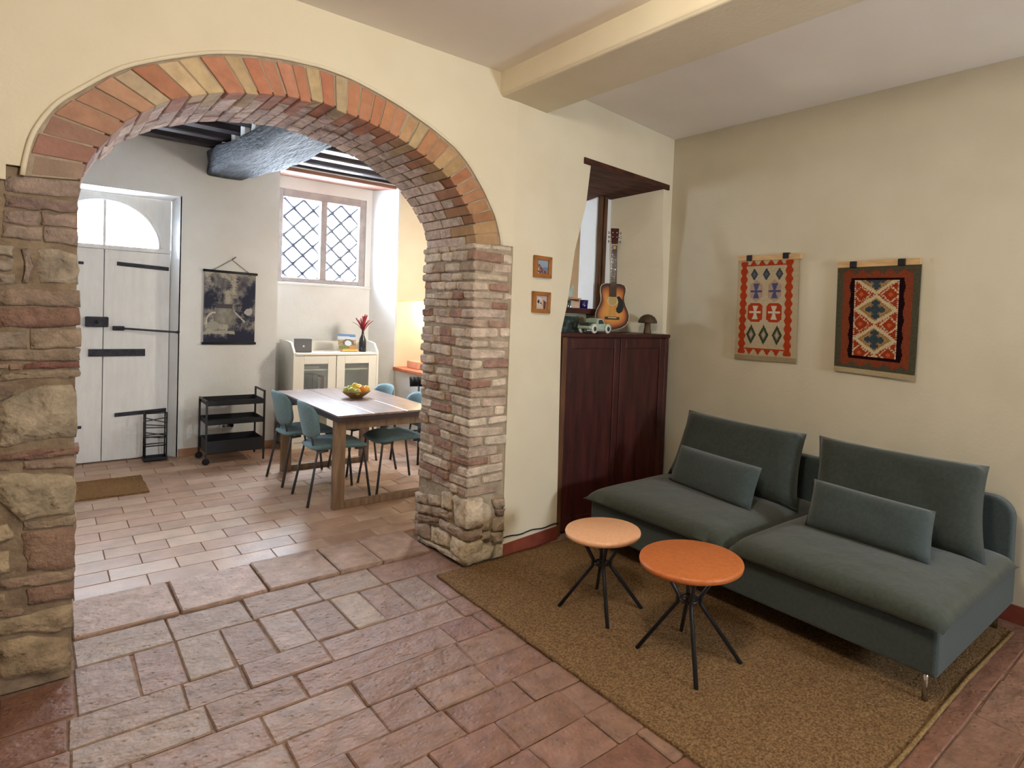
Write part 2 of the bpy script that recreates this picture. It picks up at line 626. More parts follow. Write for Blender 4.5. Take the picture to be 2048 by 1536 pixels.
# plaster of the arch wall, left / over the arch
wall = MB()
outl = [OUT(i / 60) for i in range(61)]
poly = [(-2.6, 0), (-0.46, 0), (-0.46, 1.90), (-0.10, 1.90), (-0.10, 1.955), (outl[0].x, 1.955)] + [(p.x, p.z) for p in outl[2:]] + [(2.10, 1.89), (2.10, 3.05), (-2.6, 3.05)]
wall.prism([(x, YW, z) for x, z in poly], (0, YB - YW, 0))
WALL = wall.build('wall_back', 'plaster', props=(None, None, None, 'structure'))

# wall right of the arch, with the tall opening above the cupboard
jl = [(2.577, 0.0), (2.545, 1.376), (2.592, 1.56), (2.648, 1.93), (2.74, 2.243), (2.775, 2.535)]
jr = [(3.655, 2.535), (3.66, 2.3), (3.70, 1.9), (3.72, 1.60), (3.73, 1.376), (3.73, 0.0)]
poly = [(2.10, 0), *jl, *jr, (3.85, 0), (3.85, 3.05), (2.10, 3.05)]
w2 = MB()
front = [Vector((x, wally(x), z)) for x, z in poly]
# the right side of the opening splays: its rear edge stands further left
rearx = {3.655: 3.43, 3.66: 3.43, 3.70: 3.43, 3.72: 3.43, 3.73: 3.43}
back = [Vector((rearx.get(x, x), YB if x < 2.2 else 3.88, z)) for x, z in poly]
nn = len(poly)
w2.add(front + back, [list(range(nn))[::-1], list(range(nn, 2 * nn))] + [[k, (k + 1) % nn, nn + (k + 1) % nn, nn + k] for k in range(nn)])
w2.build('wall_back_niche', 'plaster', props=(None, None, None, 'structure'))

# sofa wall, hidden walls behind the camera
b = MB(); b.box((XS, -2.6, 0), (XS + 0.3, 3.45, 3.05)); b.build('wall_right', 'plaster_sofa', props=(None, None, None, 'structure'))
b = MB(); b.box((-2.9, -2.6, 0), (-2.6, YB, 3.05)); b.build('wall_left', 'plaster', props=(None, None, None, 'structure'))
b = MB()
b.box((-2.9, -2.8, 0), (2.57, -2.5, 3.05)); b.box((3.13, -2.8, 0), (4.1, -2.5, 3.05))
b.box((2.57, -2.8, 0), (3.13, -2.5, 1.17)); b.box((2.57, -2.8, 1.73), (3.13, -2.5, 3.05))
b.build('wall_front', 'plaster', props=(None, None, None, 'structure'))

# ceilings and the plastered beam
b = MB(); b.box((-2.9, -2.8, ZC1), (2.0, YW + 0.02, ZC1 + 0.15)); b.build('ceiling_left', 'ceil_paint', props=(None, None, None, 'structure'))
b = MB(); b.box((2.3, -2.8, ZC2), (4.1, 3.4, ZC2 + 0.12)); b.build('ceiling_right', 'ceil_paint', props=(None, None, None, 'structure'))
b = MB(); b.cbox((1.972, -2.8, 2.748), (2.355, 3.13, 3.06), 0.012)
o = b.build('ceiling_beam', 'plaster', props=(None, None, None, 'structure')); bevel(o, 0.01, 2)

# ------------------------------------------------------------------ mortar bed of the exposed masonry (a part of the arch wall)
mb = MB()
n = 60
for i in range(n):
    a, c = i / n, (i + 1) / n
    q = []
    for t in (a, c):
        p, r = IN(t), OUT(t)
        d = (r - p).normalized()
        q.append((p + d * 0.012, r))
    v = []
    for (p, r) in q:
        v += [(p.x, YW + 0.004, p.z), (r.x, YW + 0.004, r.z), (p.x, YB, p.z), (r.x, YB, r.z)]
    mb.add(v, [(0, 4, 5, 1), (2, 3, 7, 6), (0, 2, 6, 4), (1, 5, 7, 3)])
mb.box((1.852, YW + 0.012, 0), (2.115, YB, 1.89))
mb.build('mortar', 'mortar', WALL)
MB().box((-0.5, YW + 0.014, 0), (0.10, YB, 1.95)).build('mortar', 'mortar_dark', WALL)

# plaster lip that follows the outer line of the arch
mb = MB()
mb.tube([OUT(i / 80) + Vector((0, -0.002, 0)) + (OUT(i / 80) - IN(i / 80)).normalized() * 0.006 for i in range(81)], 0.009, 6)
mb.build('plaster_lip', 'plaster', WALL)

# voussoirs and the bricks of the soffit
vcols = [(150, 124, 106), (156, 110, 94), (154, 114, 96), (172, 122, 96), (168, 118, 92), (178, 132, 100), (178, 156, 124), (178, 112, 84), (190, 162, 120), (186, 160, 116), (190, 124, 92), (184, 156, 114), (190, 118, 86), (184, 118, 90),
         (190, 122, 90), (188, 120, 88), (190, 162, 116), (180, 108, 78), (174, 150, 114), (190, 124, 86), (186, 122, 86), (186, 118, 80), (190, 126, 86), (188, 124, 86), (186, 140, 96), (176, 148, 102), (174, 118, 76), (172, 118, 80), (176, 138, 92), (172, 136, 90), (164, 102, 66), (174, 122, 84), (174, 122, 84), (168, 116, 76), (160, 108, 70), (170, 128, 82), (170, 128, 86)]
wts = [1.25] * 11 + [1.0] * 3 + [0.95] * 10 + [0.98] * 13
NV = len(vcols)
cum = [0]
r1 = random.Random(3)
for w_ in wts:
    cum.append(cum[-1] + w_ * r1.uniform(0.9, 1.1))
cum = [c / cum[-1] for c in cum]
for i in range(NV):
    g = 0.0011
    t0, t1 = cum[i] + g, cum[i + 1] - g
    first = 0.26 if i % 2 else 0.13
    ys = [YW]
    y = YW + first + r1.uniform(-0.02, 0.02)
    while y < YB - 0.09:
        ys.append(y)
        y += r1.choice([0.14, 0.25, 0.25, 0.2])
    ys.append(YB)
    for k in range(len(ys) - 1):
        proud = r1.uniform(-0.004, 0.009)
        fy = r1.uniform(-0.006, 0.004) if k == 0 else 0
        P = [None] * 8
        for bi in range(8):
            t = t1 if bi & 1 else t0
            yy = (ys[k + 1] - 0.005) if bi & 2 else (ys[k] + (0.005 if k else 0))
            p, r = IN(t), OUT(t)
            d = (r - p).normalized()
            q = (p - d * proud) if not bi & 4 else (r - d * r1.uniform(0.004, 0.016) if k == 0 else p + d * 0.10)
            P[bi] = Vector((q.x, yy + (fy if not bi & 2 else 0), q.z)) + Vector((r1.uniform(-.002, .002), 0, r1.uniform(-.002, .002)))
        m = MB().hexa(P, 0.003)
        cc = vcols[i] if k == 0 else jc((178, 148, 134) if i < 22 else (182, 154, 134), 14, r1)
        m.build('brick', 'voussoir' if k == 0 else 'brick', WALL, color=jc(cc, 5, r1))

# right jamb: coursed bricks on two faces, big stones at the foot
r2 = random.Random(11)
XJ = 1.838
tan = [(186, 166, 140), (178, 156, 130), (170, 144, 120), (192, 172, 148), (164, 134, 110), (176, 150, 126), (182, 160, 134)]
red = [(166, 112, 88), (160, 110, 90), (158, 106, 84)]
z = 0.405
course = 0
while z < 1.885:
    h = r2.uniform(0.050, 0.066)
    if z + h > 1.86: h = 1.888 - z
    tilt = r2.uniform(-0.006, 0.006)
    la = [0.19, 0.09, 0.24, 0.13][course % 4] + r2.uniform(-0.02, 0.02)
    lb = [0.10, 0.22, 0.12, 0.18][course % 4] + r2.uniform(-0.02, 0.02)
    g = 0.005

    def brk(x0, x1, y0, y1, dx=0, dy=0):
        c = r2.choice(red) if r2.random() < 0.13 else r2.choice(tan)
        P = [Vector((x1 if i & 1 else x0, y1 if i & 2 else y0, z + h - g if i & 4 else z + g)) for i in range(8)]
        P = [p + Vector((dx if not i & 1 else 0, dy if not i & 2 else 0, tilt * ((p.x - XJ) * 3 + (p.y - YW) * -1.5) * 2)) + Vector((r2.uniform(-.004, .004), r2.uniform(-.003, .003), r2.uniform(-.005, .005))) for i, p in enumerate(P)]
        MB().hexa(P, 0.008).build('brick', 'brick', WALL, color=jc(c, 9, r2))
    brk(XJ, XJ + la, YW, YW + lb)
    x = XJ + la + 0.012
    xe = 2.10 + r2.uniform(-0.02, 0.008)
    if xe - x > 0.05:
        if xe - x > 0.19 and r2.random() < 0.6:
            xm = x + (xe - x) * r2.uniform(0.4, 0.65)
            brk(x, xm - 0.006, YW, YW + 0.12, 0, r2.uniform(-0.004, 0.006)); brk(xm + 0.006, xe, YW, YW + 0.12, 0, r2.uniform(-0.002, 0.008))
        else:
            brk(x, xe, YW, YW + 0.12, 0, r2.uniform(-0.003, 0.006))
    y = YW + lb + 0.012
    while y < YB - 0.03:
        l = r2.choice([0.11, 0.16, 0.22, 0.24, 0.13, 0.08])
        ye = min(y + l, YB)
        if YB - ye < 0.06: ye = YB
        brk(XJ, XJ + 0.11, y, ye, r2.uniform(-0.012, 0.012))
        y = ye + r2.uniform(0.010, 0.018)
    z += h
    course += 1


def stone(poly, nrm, proud, color, seed=0, depth=0.10, rough=0.012, name='stone', mat='stone', parent=None):
    """irregular rock face: outline points in 3d, front bulging along nrm"""
    rr = random.Random(seed)
    nrm = Vector(nrm)
    P = [Vector(p) for p in poly]
    Q = []
    for i, p in enumerate(P):                                   # subdivide and roughen the outline
        q = P[(i + 1) % len(P)]
        k = max(2, int((q - p).length / 0.035))
        for j in range(k):
            e = p.lerp(q, j / k)
            t = (q - p).normalized()
            s_ = t.cross(nrm)
            Q.append(e + s_ * rr.uniform(-0.006, 0.006))
    c = sum(Q, Vector()) / len(Q)
    n_ = len(Q)
    vs = [q - nrm * depth for q in Q] + [q + nrm * 0.000 for q in Q]
    for s_, k in (((0.965, 0.9) if mat == 'brick' else (0.90, 0.7)), (0.62, 1.0), (0.3, 1.0)):
        for q in Q:
            p = c.lerp(q, s_)
            vs.append(p + nrm * (proud * k + rough * 1.6 * mnoise.noise(p * 14 + Vector((seed, 0, 0))) + rr.uniform(-rough, rough) * .4))
    vs.append(c + nrm * proud)
    fs = []
    for r_ in range(4):
        for k in range(n_):
            a, b_ = r_ * n_ + k, r_ * n_ + (k + 1) % n_
            fs.append((a, b_, b_ + n_, a + n_))
    top = 5 * n_
    for k in range(n_):
        fs.append((4 * n_ + k, 4 * n_ + (k + 1) % n_, top))
    m = MB(); m.add(vs, fs, True)
    return m.build(name, mat, parent or WALL, color=color)


NF, NI = (0, -1, 0), (-1, 0, 0)
# front stones at the foot of the right jamb (points from the photograph put on the wall plane)
def fp(pts): return [atY(x, y, YW) for x, y in pts]
def ip(pts): return [atX(x, y, XJ) for x, y in pts]
foot_front = [([(938, 1003), (962, 1001), (980, 1010), (985, 1035), (978, 1058), (955, 1066), (938, 1064)], (178, 156, 122)),
              ([(984, 1000), (1010, 996), (1009, 1014), (990, 1016)], (150, 120, 92)), ([(990, 1019), (1009, 1017), (1008, 1030), (992, 1032)], (140, 108, 84)),
              ([(988, 1035), (1008, 1033), (1007, 1060), (984, 1062)], (160, 138, 108)),
              ([(938, 1069), (978, 1062), (980, 1080), (940, 1090)], (168, 148, 118)), ([(983, 1065), (1007, 1063), (1006, 1082), (985, 1086)], (156, 134, 104)),
              ([(938, 1094), (968, 1088), (990, 1092), (980, 1118), (934, 1132)], (184, 166, 128)), ([(992, 1090), (1006, 1087), (1004, 1112), (984, 1117)], (164, 142, 106))]
for i, (pp, c) in enumerate(foot_front):
    stone(fp(pp), NF, 0.016, c, 100 + i, rough=0.008)
foot_in = [([(832, 985), (853, 990), (853, 1006), (832, 1002)], (164, 138, 112)), ([(856, 990), (876, 994), (882, 1012), (858, 1010)], (170, 148, 118)),
           ([(884, 982), (902, 986), (904, 1020), (886, 1016)], (182, 160, 126)), ([(908, 992), (936, 1003), (936, 1060), (912, 1050)], (184, 162, 128)),
           ([(831, 1006), (880, 1016), (904, 1026), (904, 1036), (831, 1022)], (160, 132, 104)),
           ([(831, 1026), (876, 1036), (876, 1046), (830, 1040)], (150, 118, 96)),
           ([(880, 1038), (934, 1064), (934, 1084), (880, 1054)], (158, 128, 106)),
           ([(830, 1044), (858, 1050), (858, 1080), (829, 1066)], (158, 130, 108)),
           ([(863, 1052), (900, 1066), (900, 1096), (862, 1082)], (186, 164, 124)), ([(904, 1070), (936, 1090), (932, 1128), (902, 1102)], (188, 166, 126)),
           ([(836, 1072), (862, 1086), (900, 1102), (928, 1128), (900, 1112), (836, 1078)], (166, 144, 112))]
for i, (pp, c) in enumerate(foot_in):
    stone(ip(pp), NI, 0.014, c, 200 + i, rough=0.007)

# left jamb: stones and bricks drawn from the photograph
YL = 3.088
lj = [([(7, 352), (160, 363), (157, 396), (7, 381)], (172, 140, 122), 0.004), ([(7, 388), (156, 405), (155, 428), (7, 412)], (158, 122, 108), 0.006),
      ([(7, 417), (78, 424), (78, 450), (7, 444)], (170, 138, 122), 0.004), ([(82, 425), (156, 432), (156, 456), (82, 450)], (176, 142, 126), 0.006),
      ([(5, 449), (84, 455), (84, 482), (5, 474)], (164, 138, 116), 0.006), ([(88, 455), (156, 460), (155, 492), (88, 484)], (172, 142, 124), 0.006),
      ([(-8, 488), (26, 492), (28, 514), (-8, 510)], (178, 160, 132), 0.012), ([(-8, 516), (30, 518), (26, 540), (-8, 540)], (168, 148, 122), 0.010), ([(-8, 545), (34, 546), (38, 570), (-8, 572)], (160, 140, 112), 0.010),
      ([(44, 500), (64, 498), (66, 530), (58, 566), (48, 566)], (156, 130, 110), 0.008), ([(72, 496), (120, 500), (156, 510), (160, 540), (156, 568), (76, 568)], (182, 160, 130), 0.014),
      ([(-8, 579), (160, 581), (161, 613), (-8, 611)], (168, 134, 106), 0.005), ([(-8, 617), (160, 616), (161, 653), (-8, 655)], (164, 108, 86), 0.006),
      ([(-8, 660), (54, 660), (56, 696), (-8, 698)], (160, 138, 112), 0.012), ([(60, 659), (160, 657), (162, 694), (64, 697)], (176, 146, 112), 0.006),
      ([(-8, 701), (160, 699), (160, 718), (-8, 722)], (162, 132, 102), 0.005), ([(-8, 727), (16, 726), (16, 738), (-8, 739)], (164, 134, 104), 0.004), ([(20, 727), (42, 726), (42, 739), (20, 740)], (172, 124, 94), 0.004), ([(48, 727), (160, 723), (160, 735), (48, 738)], (158, 88, 74), 0.006),
      ([(-8, 744), (160, 739), (160, 754), (-8, 763)], (166, 138, 104), 0.005),
      ([(-8, 768), (26, 768), (32, 780), (10, 800), (-8, 804)], (150, 118, 94), 0.010),
      ([(-8, 812), (30, 786), (90, 766), (148, 764), (156, 800), (152, 876), (110, 880), (40, 892), (-8, 896)], (186, 164, 126), 0.022),
      ([(-8, 908), (80, 899), (156, 894), (156, 908), (-8, 923)], (160, 106, 82), 0.006), ([(-8, 930), (20, 928), (20, 940), (-8, 942)], (160, 120, 94), 0.004), ([(46, 922), (154, 914), (154, 931), (46, 937)], (168, 132, 104), 0.005),
      ([(-8, 948), (96, 944), (150, 950), (152, 1000), (150, 1026), (100, 1034), (44, 1042), (22, 1024), (-8, 996)], (188, 164, 120), 0.024),
      ([(46, 1046), (100, 1040), (152, 1028), (151, 1046), (46, 1058)], (176, 146, 108), 0.006),
      ([(-8, 1048), (14, 1046), (30, 1064), (24, 1080), (-8, 1084)], (196, 164, 112), 0.014), ([(-8, 1100), (18, 1100), (22, 1144), (-8, 1150)], (202, 172, 118), 0.014),
      ([(42, 1064), (151, 1052), (151, 1134), (54, 1142)], (172, 122, 90), 0.006),
      ([(-8, 1160), (50, 1150), (150, 1140), (149, 1158), (-8, 1180)], (170, 132, 98), 0.005),
      ([(52, 1176), (150, 1162), (148, 1196), (54, 1210)], (166, 116, 88), 0.006), ([(-8, 1186), (10, 1186), (14, 1206), (-8, 1210)], (190, 156, 108), 0.010), ([(-8, 1220), (48, 1214), (46, 1228), (-8, 1234)], (164, 126, 92), 0.005),
      ([(-8, 1240), (60, 1224), (146, 1206), (148, 1252), (120, 1264), (40, 1262), (-8, 1272)], (186, 154, 106), 0.018),
      ([(-8, 1282), (60, 1268), (142, 1272), (144, 1318), (130, 1340), (60, 1350), (-8, 1364)], (182, 148, 98), 0.022)]
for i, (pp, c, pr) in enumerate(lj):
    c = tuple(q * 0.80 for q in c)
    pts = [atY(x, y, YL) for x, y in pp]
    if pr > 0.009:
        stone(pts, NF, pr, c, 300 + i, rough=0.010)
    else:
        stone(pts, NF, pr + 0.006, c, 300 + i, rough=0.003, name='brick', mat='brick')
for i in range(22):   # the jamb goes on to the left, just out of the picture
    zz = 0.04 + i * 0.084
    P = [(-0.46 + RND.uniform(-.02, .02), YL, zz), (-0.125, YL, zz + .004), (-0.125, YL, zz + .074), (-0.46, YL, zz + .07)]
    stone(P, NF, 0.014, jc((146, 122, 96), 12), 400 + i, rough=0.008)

# ------------------------------------------------------------------ floors
fl = MB(); fl.box((-2.9, -2.8, -0.1), (4.1, 3.80, -0.007))
FLOOR = fl.build('floor', 'grout', props=(None, None, None, 'structure'))
r3 = random.Random(21)


def tile(x0, x1, y0, y1, ztop, color, parent=None, mat='cotto', g=0.0025, ch=0.004, jit=0.003, skew=0.0):
    P = []
    for i in range(8):
        x = (x1 - g) if i & 1 else (x0 + g)
        y = (y1 - g * .8) if i & 2 else (y0 + g * .8)
        P.append(Vector((x + skew * (1 if i & 2 else -1) + r3.uniform(-jit, jit), y + r3.uniform(-jit, jit), (ztop + r3.uniform(-jit, jit) * .6) if i & 4 else -0.04)))
    return MB().hexa(P, ch).build('tile', mat, parent or FLOOR, color=color)


cot = [(168, 128, 104), (172, 134, 108), (164, 120, 96), (176, 140, 114), (158, 114, 90), (168, 130, 108)]
cotd = [(150, 92, 68), (156, 100, 74), (146, 88, 64), (158, 108, 82), (152, 96, 70)]


def tcol(x, y):
    # paler tiles in front of the arch, redder ones towards the room
    k = max(0.0, min(1.0, (2.75 - y) / 1.1)) if x > 0.9 else max(0.0, min(1.0, (1.9 - y) / 1.0))
    if x < 0.05: k = max(k, 0.75)  # shade left of the arch is put into the tile colour
    if x > 1.5: k = max(k, .7)
    a, b_ = r3.choice(cot), r3.choice(cotd)
    k = max(0, min(1, k + r3.uniform(-.15, .15)))
    return jc(tuple(a[i] * (1 - k) + b_[i] * k for i in range(3)), 5, r3)


def px8(x, y): return atZ(x / 1.862, 1040 + y / 1.862, 0)


thr = [0.115, px8(650, 300).x, px8(965, 220).x, px8(1235, 170).x, 1.50, 1.80]
for i in range(len(thr) - 1):
    tile(thr[i], thr[i + 1], 3.395, 3.815, 0.016 + r3.uniform(-.003, .003), jc((192, 150, 126), 6, r3), mat='cotto', g=0.003, ch=0.006, jit=0.005)
rows = [3.395, 3.138, 2.77, 2.572, 2.385, 2.19, 2.005, 1.83, 1.65, 1.46, 1.278, 1.09, 0.90, 0.71, 0.52, 0.33, 0.14]
known = {0: [(632, 410), (928, 346), (1178, 270), (1410, 220)],
         1: [(500, 550), (675, 515), (868, 512), (1003, 440), (1142, 400), (1290, 365), (1415, 345), (1520, 305), (1612, 250)],
         2: [(920, 600), (1225, 496), (1700, 332)], 3: [(785, 757), (1140, 640), (1670, 425)], 4: [(1010, 810), (1347, 665), (1760, 520)]}
for ri in range(len(rows) - 1):
    y1, y0 = rows[ri], rows[ri + 1]
    xs = [px8(*p).x for p in known.get(ri, [])]
    lo = 0.11 if ri < 2 else -0.9
    hi = 1.83 if ri == 0 else (1.84 if y1 > 0.95 else 3.76)
    if ri < 2:
        xs = [lo] + xs + [hi]
    else:
        if not xs: xs = [0.35 + r3.uniform(-.15, .15)]
        while xs[0] > lo: xs.insert(0, xs[0] - r3.choice([0.30, 0.34, 0.38, 0.2]))
        while xs[-1] < hi: xs.append(xs[-1] + r3.choice([0.26, 0.34, 0.36, 0.30, 0.18]))
        xs[-1] = min(xs[-1], hi) if xs[-1] - xs[-2] > 0.1 else xs[-1]
    for a, c in zip(xs, xs[1:]):
        if y0 > 2.6 and a < 0.1 and ri < 2: continue
        if c > XS: c = XS - 0.01
        if c - a < 0.03: continue
        tile(a, c, y0, y1, r3.uniform(-0.003, 0.005), tcol((a + c) / 2, (y0 + y1) / 2), skew=r3.uniform(-.003, .003), ch=0.005, jit=0.0035)
for i, x in enumerate([-0.75, -0.42, -0.1]):     # tiles at the foot of the left jamb, its shade put into their colour
    tile(x, [-0.42, -0.1, 0.105][i], 2.79, 3.06, 0.0, jc((140, 84, 60), 6, r3))

# dining floor: the nearer tiles one by one, a plain bed beyond
fd = MB(); fd.box((-1.6, 3.80, -0.1), (7.2, 7.3, -0.006))
FLD = fd.build('floor_dining', 'grout_dining', props=(None, None, None, 'structure'))
dc = [(186, 144, 116), (192, 152, 124), (180, 138, 110), (196, 160, 134), (184, 140, 112)]
r4 = random.Random(5)
ny = 0
y = 3.83
while y < 6.98 and ny < 18:
    off = 0.0 if ny % 2 else 0.155
    x = -0.05 + off - 0.28
    while x < 3.75:
        x2 = x + 0.306
        if x2 > 0.0:
            yy = min(y + 0.176, 7.2)
            P = [Vector(((x2 - .002) if i & 1 else (x + .002), (yy - .002) if i & 2 else (y + .002), 0.0 + r4.uniform(-.0006, .0006) if i & 4 else -0.02)) for i in range(8)]
            MB().hexa(P, 0.002).build('tile', 'cotto_dining', FLD, color=jc(r4.choice(dc), 6, r4))
        x = x2
    y += 0.176
    ny += 1

# ------------------------------------------------------------------ skirting
def strip(name, mat, pts, z0, z1, t, nrm=None):
    m = MB()
    P = [Vector((x, y, 0)) for x, y in pts]
    for a, b_ in zip(P, P[1:]):
        d = (b_ - a).normalized(); nv = Vector((d.y, -d.x, 0)) * t
        m.add([a + Vector((0, 0, z0)), b_ + Vector((0, 0, z0)), b_ + Vector((0, 0, z1)), a + Vector((0, 0, z1)), a + nv + Vector((0, 0, z0)), b_ + nv + Vector((0, 0, z0)), b_ + nv + Vector((0, 0, z1)), a + nv + Vector((0, 0, z1))],
              [(0, 3, 2, 1), (4, 5, 6, 7), (0, 1, 5, 4), (1, 2, 6, 5), (2, 3, 7, 6), (3, 0, 4, 7)])
    return m.build(name, mat, props=(None, None, None, 'structure'))


strip('baseboard_back', 'skirting_red', [(2.10, wally(2.10)), (2.35, wally(2.35)), (2.575, wally(2.575))], -0.01, 0.082, 0.012)
strip('baseboard_right', 'skirting_red', [(XS, 3.2), (XS, -2.4)], -0.01, 0.085, 0.012)
strip('baseboard_left', 'skirting_red', [(-2.5, YW), (-0.47, YW)], -0.01, 0.085, 0.012)
strip('baseboard_dining', 'skirting_tile', [(0.97, YD), (1.80, YD)], -0.005, 0.075, 0.010)
m = MB()
m.tube([(2.09 + 0.5 * i / 12, wally(2.09 + 0.5 * i / 12) - 0.006, 0.122 - 0.024 * i / 12 + 0.005 * math.sin(i * 1.3)) for i in range(13)], 0.004, 6)
m.build('cable', 'cable', props=('thin black cable running along the wall above the red skirting', 'cable'))

# ------------------------------------------------------------------ dining room shell
# back wall with door recess (splayed) and the window niche
db = MB()
DX0, DX1 = -0.14, 0.955          # door recess at the wall face
NX0, NX1 = 1.80, 3.07            # window niche
NYB = 7.20
ZN = 2.90
db.box((-1.9, YD, 0), (DX0, YD + 0.5, 3.2))
db.box((DX1, YD, 0), (NX0, YD + 0.5, 3.2))
db.box((DX0, YD, 2.44), (DX1, YD + 0.5, 3.2))
db.box((NX0, YD, ZN), (NX1, YD + 0.1, 3.2))
db.box((NX0 - 0.02, NYB, 0), (1.885, NYB + 0.12, 3.2)); db.box((2.835, NYB, 0), (3.2, NYB + 0.12, 3.2))
db.box((1.885, NYB, 0), (2.835, NYB + 0.12, 1.725)); db.box((1.885, NYB, 2.73), (2.835, NYB + 0.12, 3.2))
# splayed right side of the niche
db.add([(NX1, YD, 0), (2.90, NYB, 0), (2.90, NYB, 3.2), (NX1, YD, 3.2), (NX1 + .02, YD, 0), (3.2, NYB, 0), (3.2, NYB, 3.2), (NX1 + .02, YD, 3.2)],
       [(0, 1, 2, 3), (4, 7, 6, 5), (0, 3, 7, 4), (1, 5, 6, 2), (3, 2, 6, 7), (0, 4, 5, 1)])
DBW = db.build('wall_dining_back', 'plaster_white', props=(None, None, None, 'structure'))
# splayed reveals of the door
rv = MB()
rv.add([(DX1, YD, 0), (DX1, YD, 2.44), (0.90, 6.96, 2.40), (0.90, 6.96, 0), (DX1 + .01, YD, 0), (DX1 + .01, YD, 2.45), (0.97, 6.97, 2.45), (0.97, 6.97, 0)],
       [(0, 1, 2, 3), (4, 7, 6, 5), (0, 4, 5, 1), (2, 6, 7, 3), (1, 5, 6, 2), (0, 3, 7, 4)])
rv.add([(DX0, YD, 2.44), (DX1, YD, 2.44), (0.90, 6.96, 2.40), (-0.08, 6.96, 2.40)], [(0, 1, 2, 3)])
rv.build('trim_1', 'plaster_white', props=(None, None, None, 'structure'))
# kitchen end of the back wall: plaster above, recess over the counter
kb = MB()
kb.box((3.09, YD, 1.58), (4.4, YD + 0.3, 3.2)); kb.box((4.4, YD, 0), (7.4, YD + 0.3, 3.2)); kb.box((3.09, YD + 0.16, 0), (4.4, YD + 0.3, 1.6)); kb.box((3.075, YD + 0.005, 0), (3.10, YD + 0.3, 1.58))
kb.build('wall_dining_kitchen', 'plaster_peach', props=(None, None, None, 'structure'))
b = MB(); b.box((7.2, 3.4, 0), (7.4, 7.2, 3.2)); b.build('wall_dining_right', 'plaster_peach', props=(None, None, None, 'structure'))
b = MB(); b.box((-1.9, 3.6, 0), (-1.6, 7.2, 3.2)); b.build('wall_dining_left', 'plaster_white', props=(None, None, None, 'structure'))
b = MB(); b.box((4.08, 3.45, 0), (7.4, 3.88, 3.2)); b.build('wall_dining_front', 'plaster_peach', props=(None, None, None, 'structure'))

# ceiling of the dining room: boards, joists, old log beam
b = MB(); b.box((-1.9, 3.6, 3.06), (7.4, 7.4, 3.16))
CD = b.build('ceiling_dining', 'plaster_white', props=(None, None, None, 'structure'))
for i in range(9):
    y0 = 6.66 - i * 0.36
    MB().cbox((-1.6, y0, 2.925), (7.2, y0 + 0.15, 3.06), 0.012, 0.006).build('joist', 'joist', CD)
MB().cbox((NX0, 6.87, 2.86), (3.05, 7.19, 2.905), 0.006).build('lintel_board', 'lintel_pink', CD)
MB().cbox((1.5, 6.84, 2.905), (3.4, 6.95, 2.95), 0.006).build('joist', 'joist', CD)
# log
lg = MB()
sec = [(6.84, 1.155, 1.47, 2.672, 2.92), (6.4, 1.15, 1.53, 2.665, 2.89), (6.0, 1.15, 1.59, 2.66, 2.85), (5.5, 1.17, 1.60, 2.645, 2.82), (5.0, 1.18, 1.585, 2.64, 2.80), (4.5, 1.17, 1.57, 2.645, 2.80), (4.1, 1.16, 1.58, 2.65, 2.82), (3.70, 1.16, 1.57, 2.66, 2.84)]
ng = 20
vs, fs = [], []
full = []
for i in range(len(sec) - 1):
    for k in range(5):
        t = k / 5
        full.append(tuple(sec[i][j] * (1 - t) + sec[i + 1][j] * t for j in range(5)))
full.append(sec[-1])
for (yy, xa, xb, za, zb) in full:
    for k in range(ng):
        a = 2 * PI * k / ng
        ca, sa = math.cos(a), math.sin(a)
        e = 0.26
        px_, pz_ = math.copysign(abs(ca) ** e, ca), math.copysign(abs(sa) ** e, sa)
        p = Vector(((xa + xb) / 2 + px_ * (xb - xa) / 2, yy, (za + zb) / 2 + pz_ * (zb - za) / 2))
        d = 0.018 * mnoise.noise(Vector((p.x * 9, p.y * 2.2, p.z * 9))) + 0.010 * mnoise.noise(Vector((p.x * 22, p.y * 5, p.z * 22)))
        vs.append(p + Vector((ca, 0, sa)) * d)
for i in range(len(full) - 1):
    for k in range(ng):
        fs.append((i * ng + k, i * ng + (k + 1) % ng, (i + 1) * ng + (k + 1) % ng, (i + 1) * ng + k))
fs.append(list(range(ng)))
lg.add(vs, fs, True)
lg.build('log_beam', 'old_beam', CD)
pk = MB()
for i in range(9):
    y0 = 6.66 - i * 0.36 - 0.20
    pk.cbox((1.24, y0, 2.79), (1.60, y0 + 0.19, 3.06), 0.03, 0.01)
pk.build('plaster_packing', 'plaster_white', CD)

# ------------------------------------------------------------------ pass-through above the cupboard
m = MB()
m.add([(2.70, wally(2.70) - 0.012, 2.515), (3.72, wally(3.7) - 0.012, 2.52), (3.47, 3.84, 2.44), (2.74, 3.84, 2.42), (2.70, wally(2.7) - 0.012, 2.555), (3.72, wally(3.7) - 0.012, 2.56), (3.47, 3.84, 2.58), (2.74, 3.84, 2.58)],
      [(0, 3, 2, 1), (4, 5, 6, 7), (0, 1, 5, 4), (1, 2, 6, 5), (2, 3, 7, 6), (3, 0, 4, 7)])
m.build('trim_2', 'lintel', props=(None, None, None, 'structure'))
m = MB(); m.cbox((3.345, 3.68, 1.50), (3.385, 3.705, 2.47), 0.004); m.cbox((3.39, 3.67, 1.50), (3.425, 3.695, 2.48), 0.004)
m.build('trim_3', 'post_wood', props=(None, None, None, 'structure'))
m = MB(); m.box((3.335, 3.71, 1.3), (3.60, 3.90, 2.6)); m.build('wall_niche_right', 'plaster_white', props=(None, None, None, 'structure'))
m = MB(); m.box((2.545, 3.66, 0.0), (3.60, 3.88, 1.50)); m.build('wall_niche_low', 'plaster_white', props=(None, None, None, 'structure'))
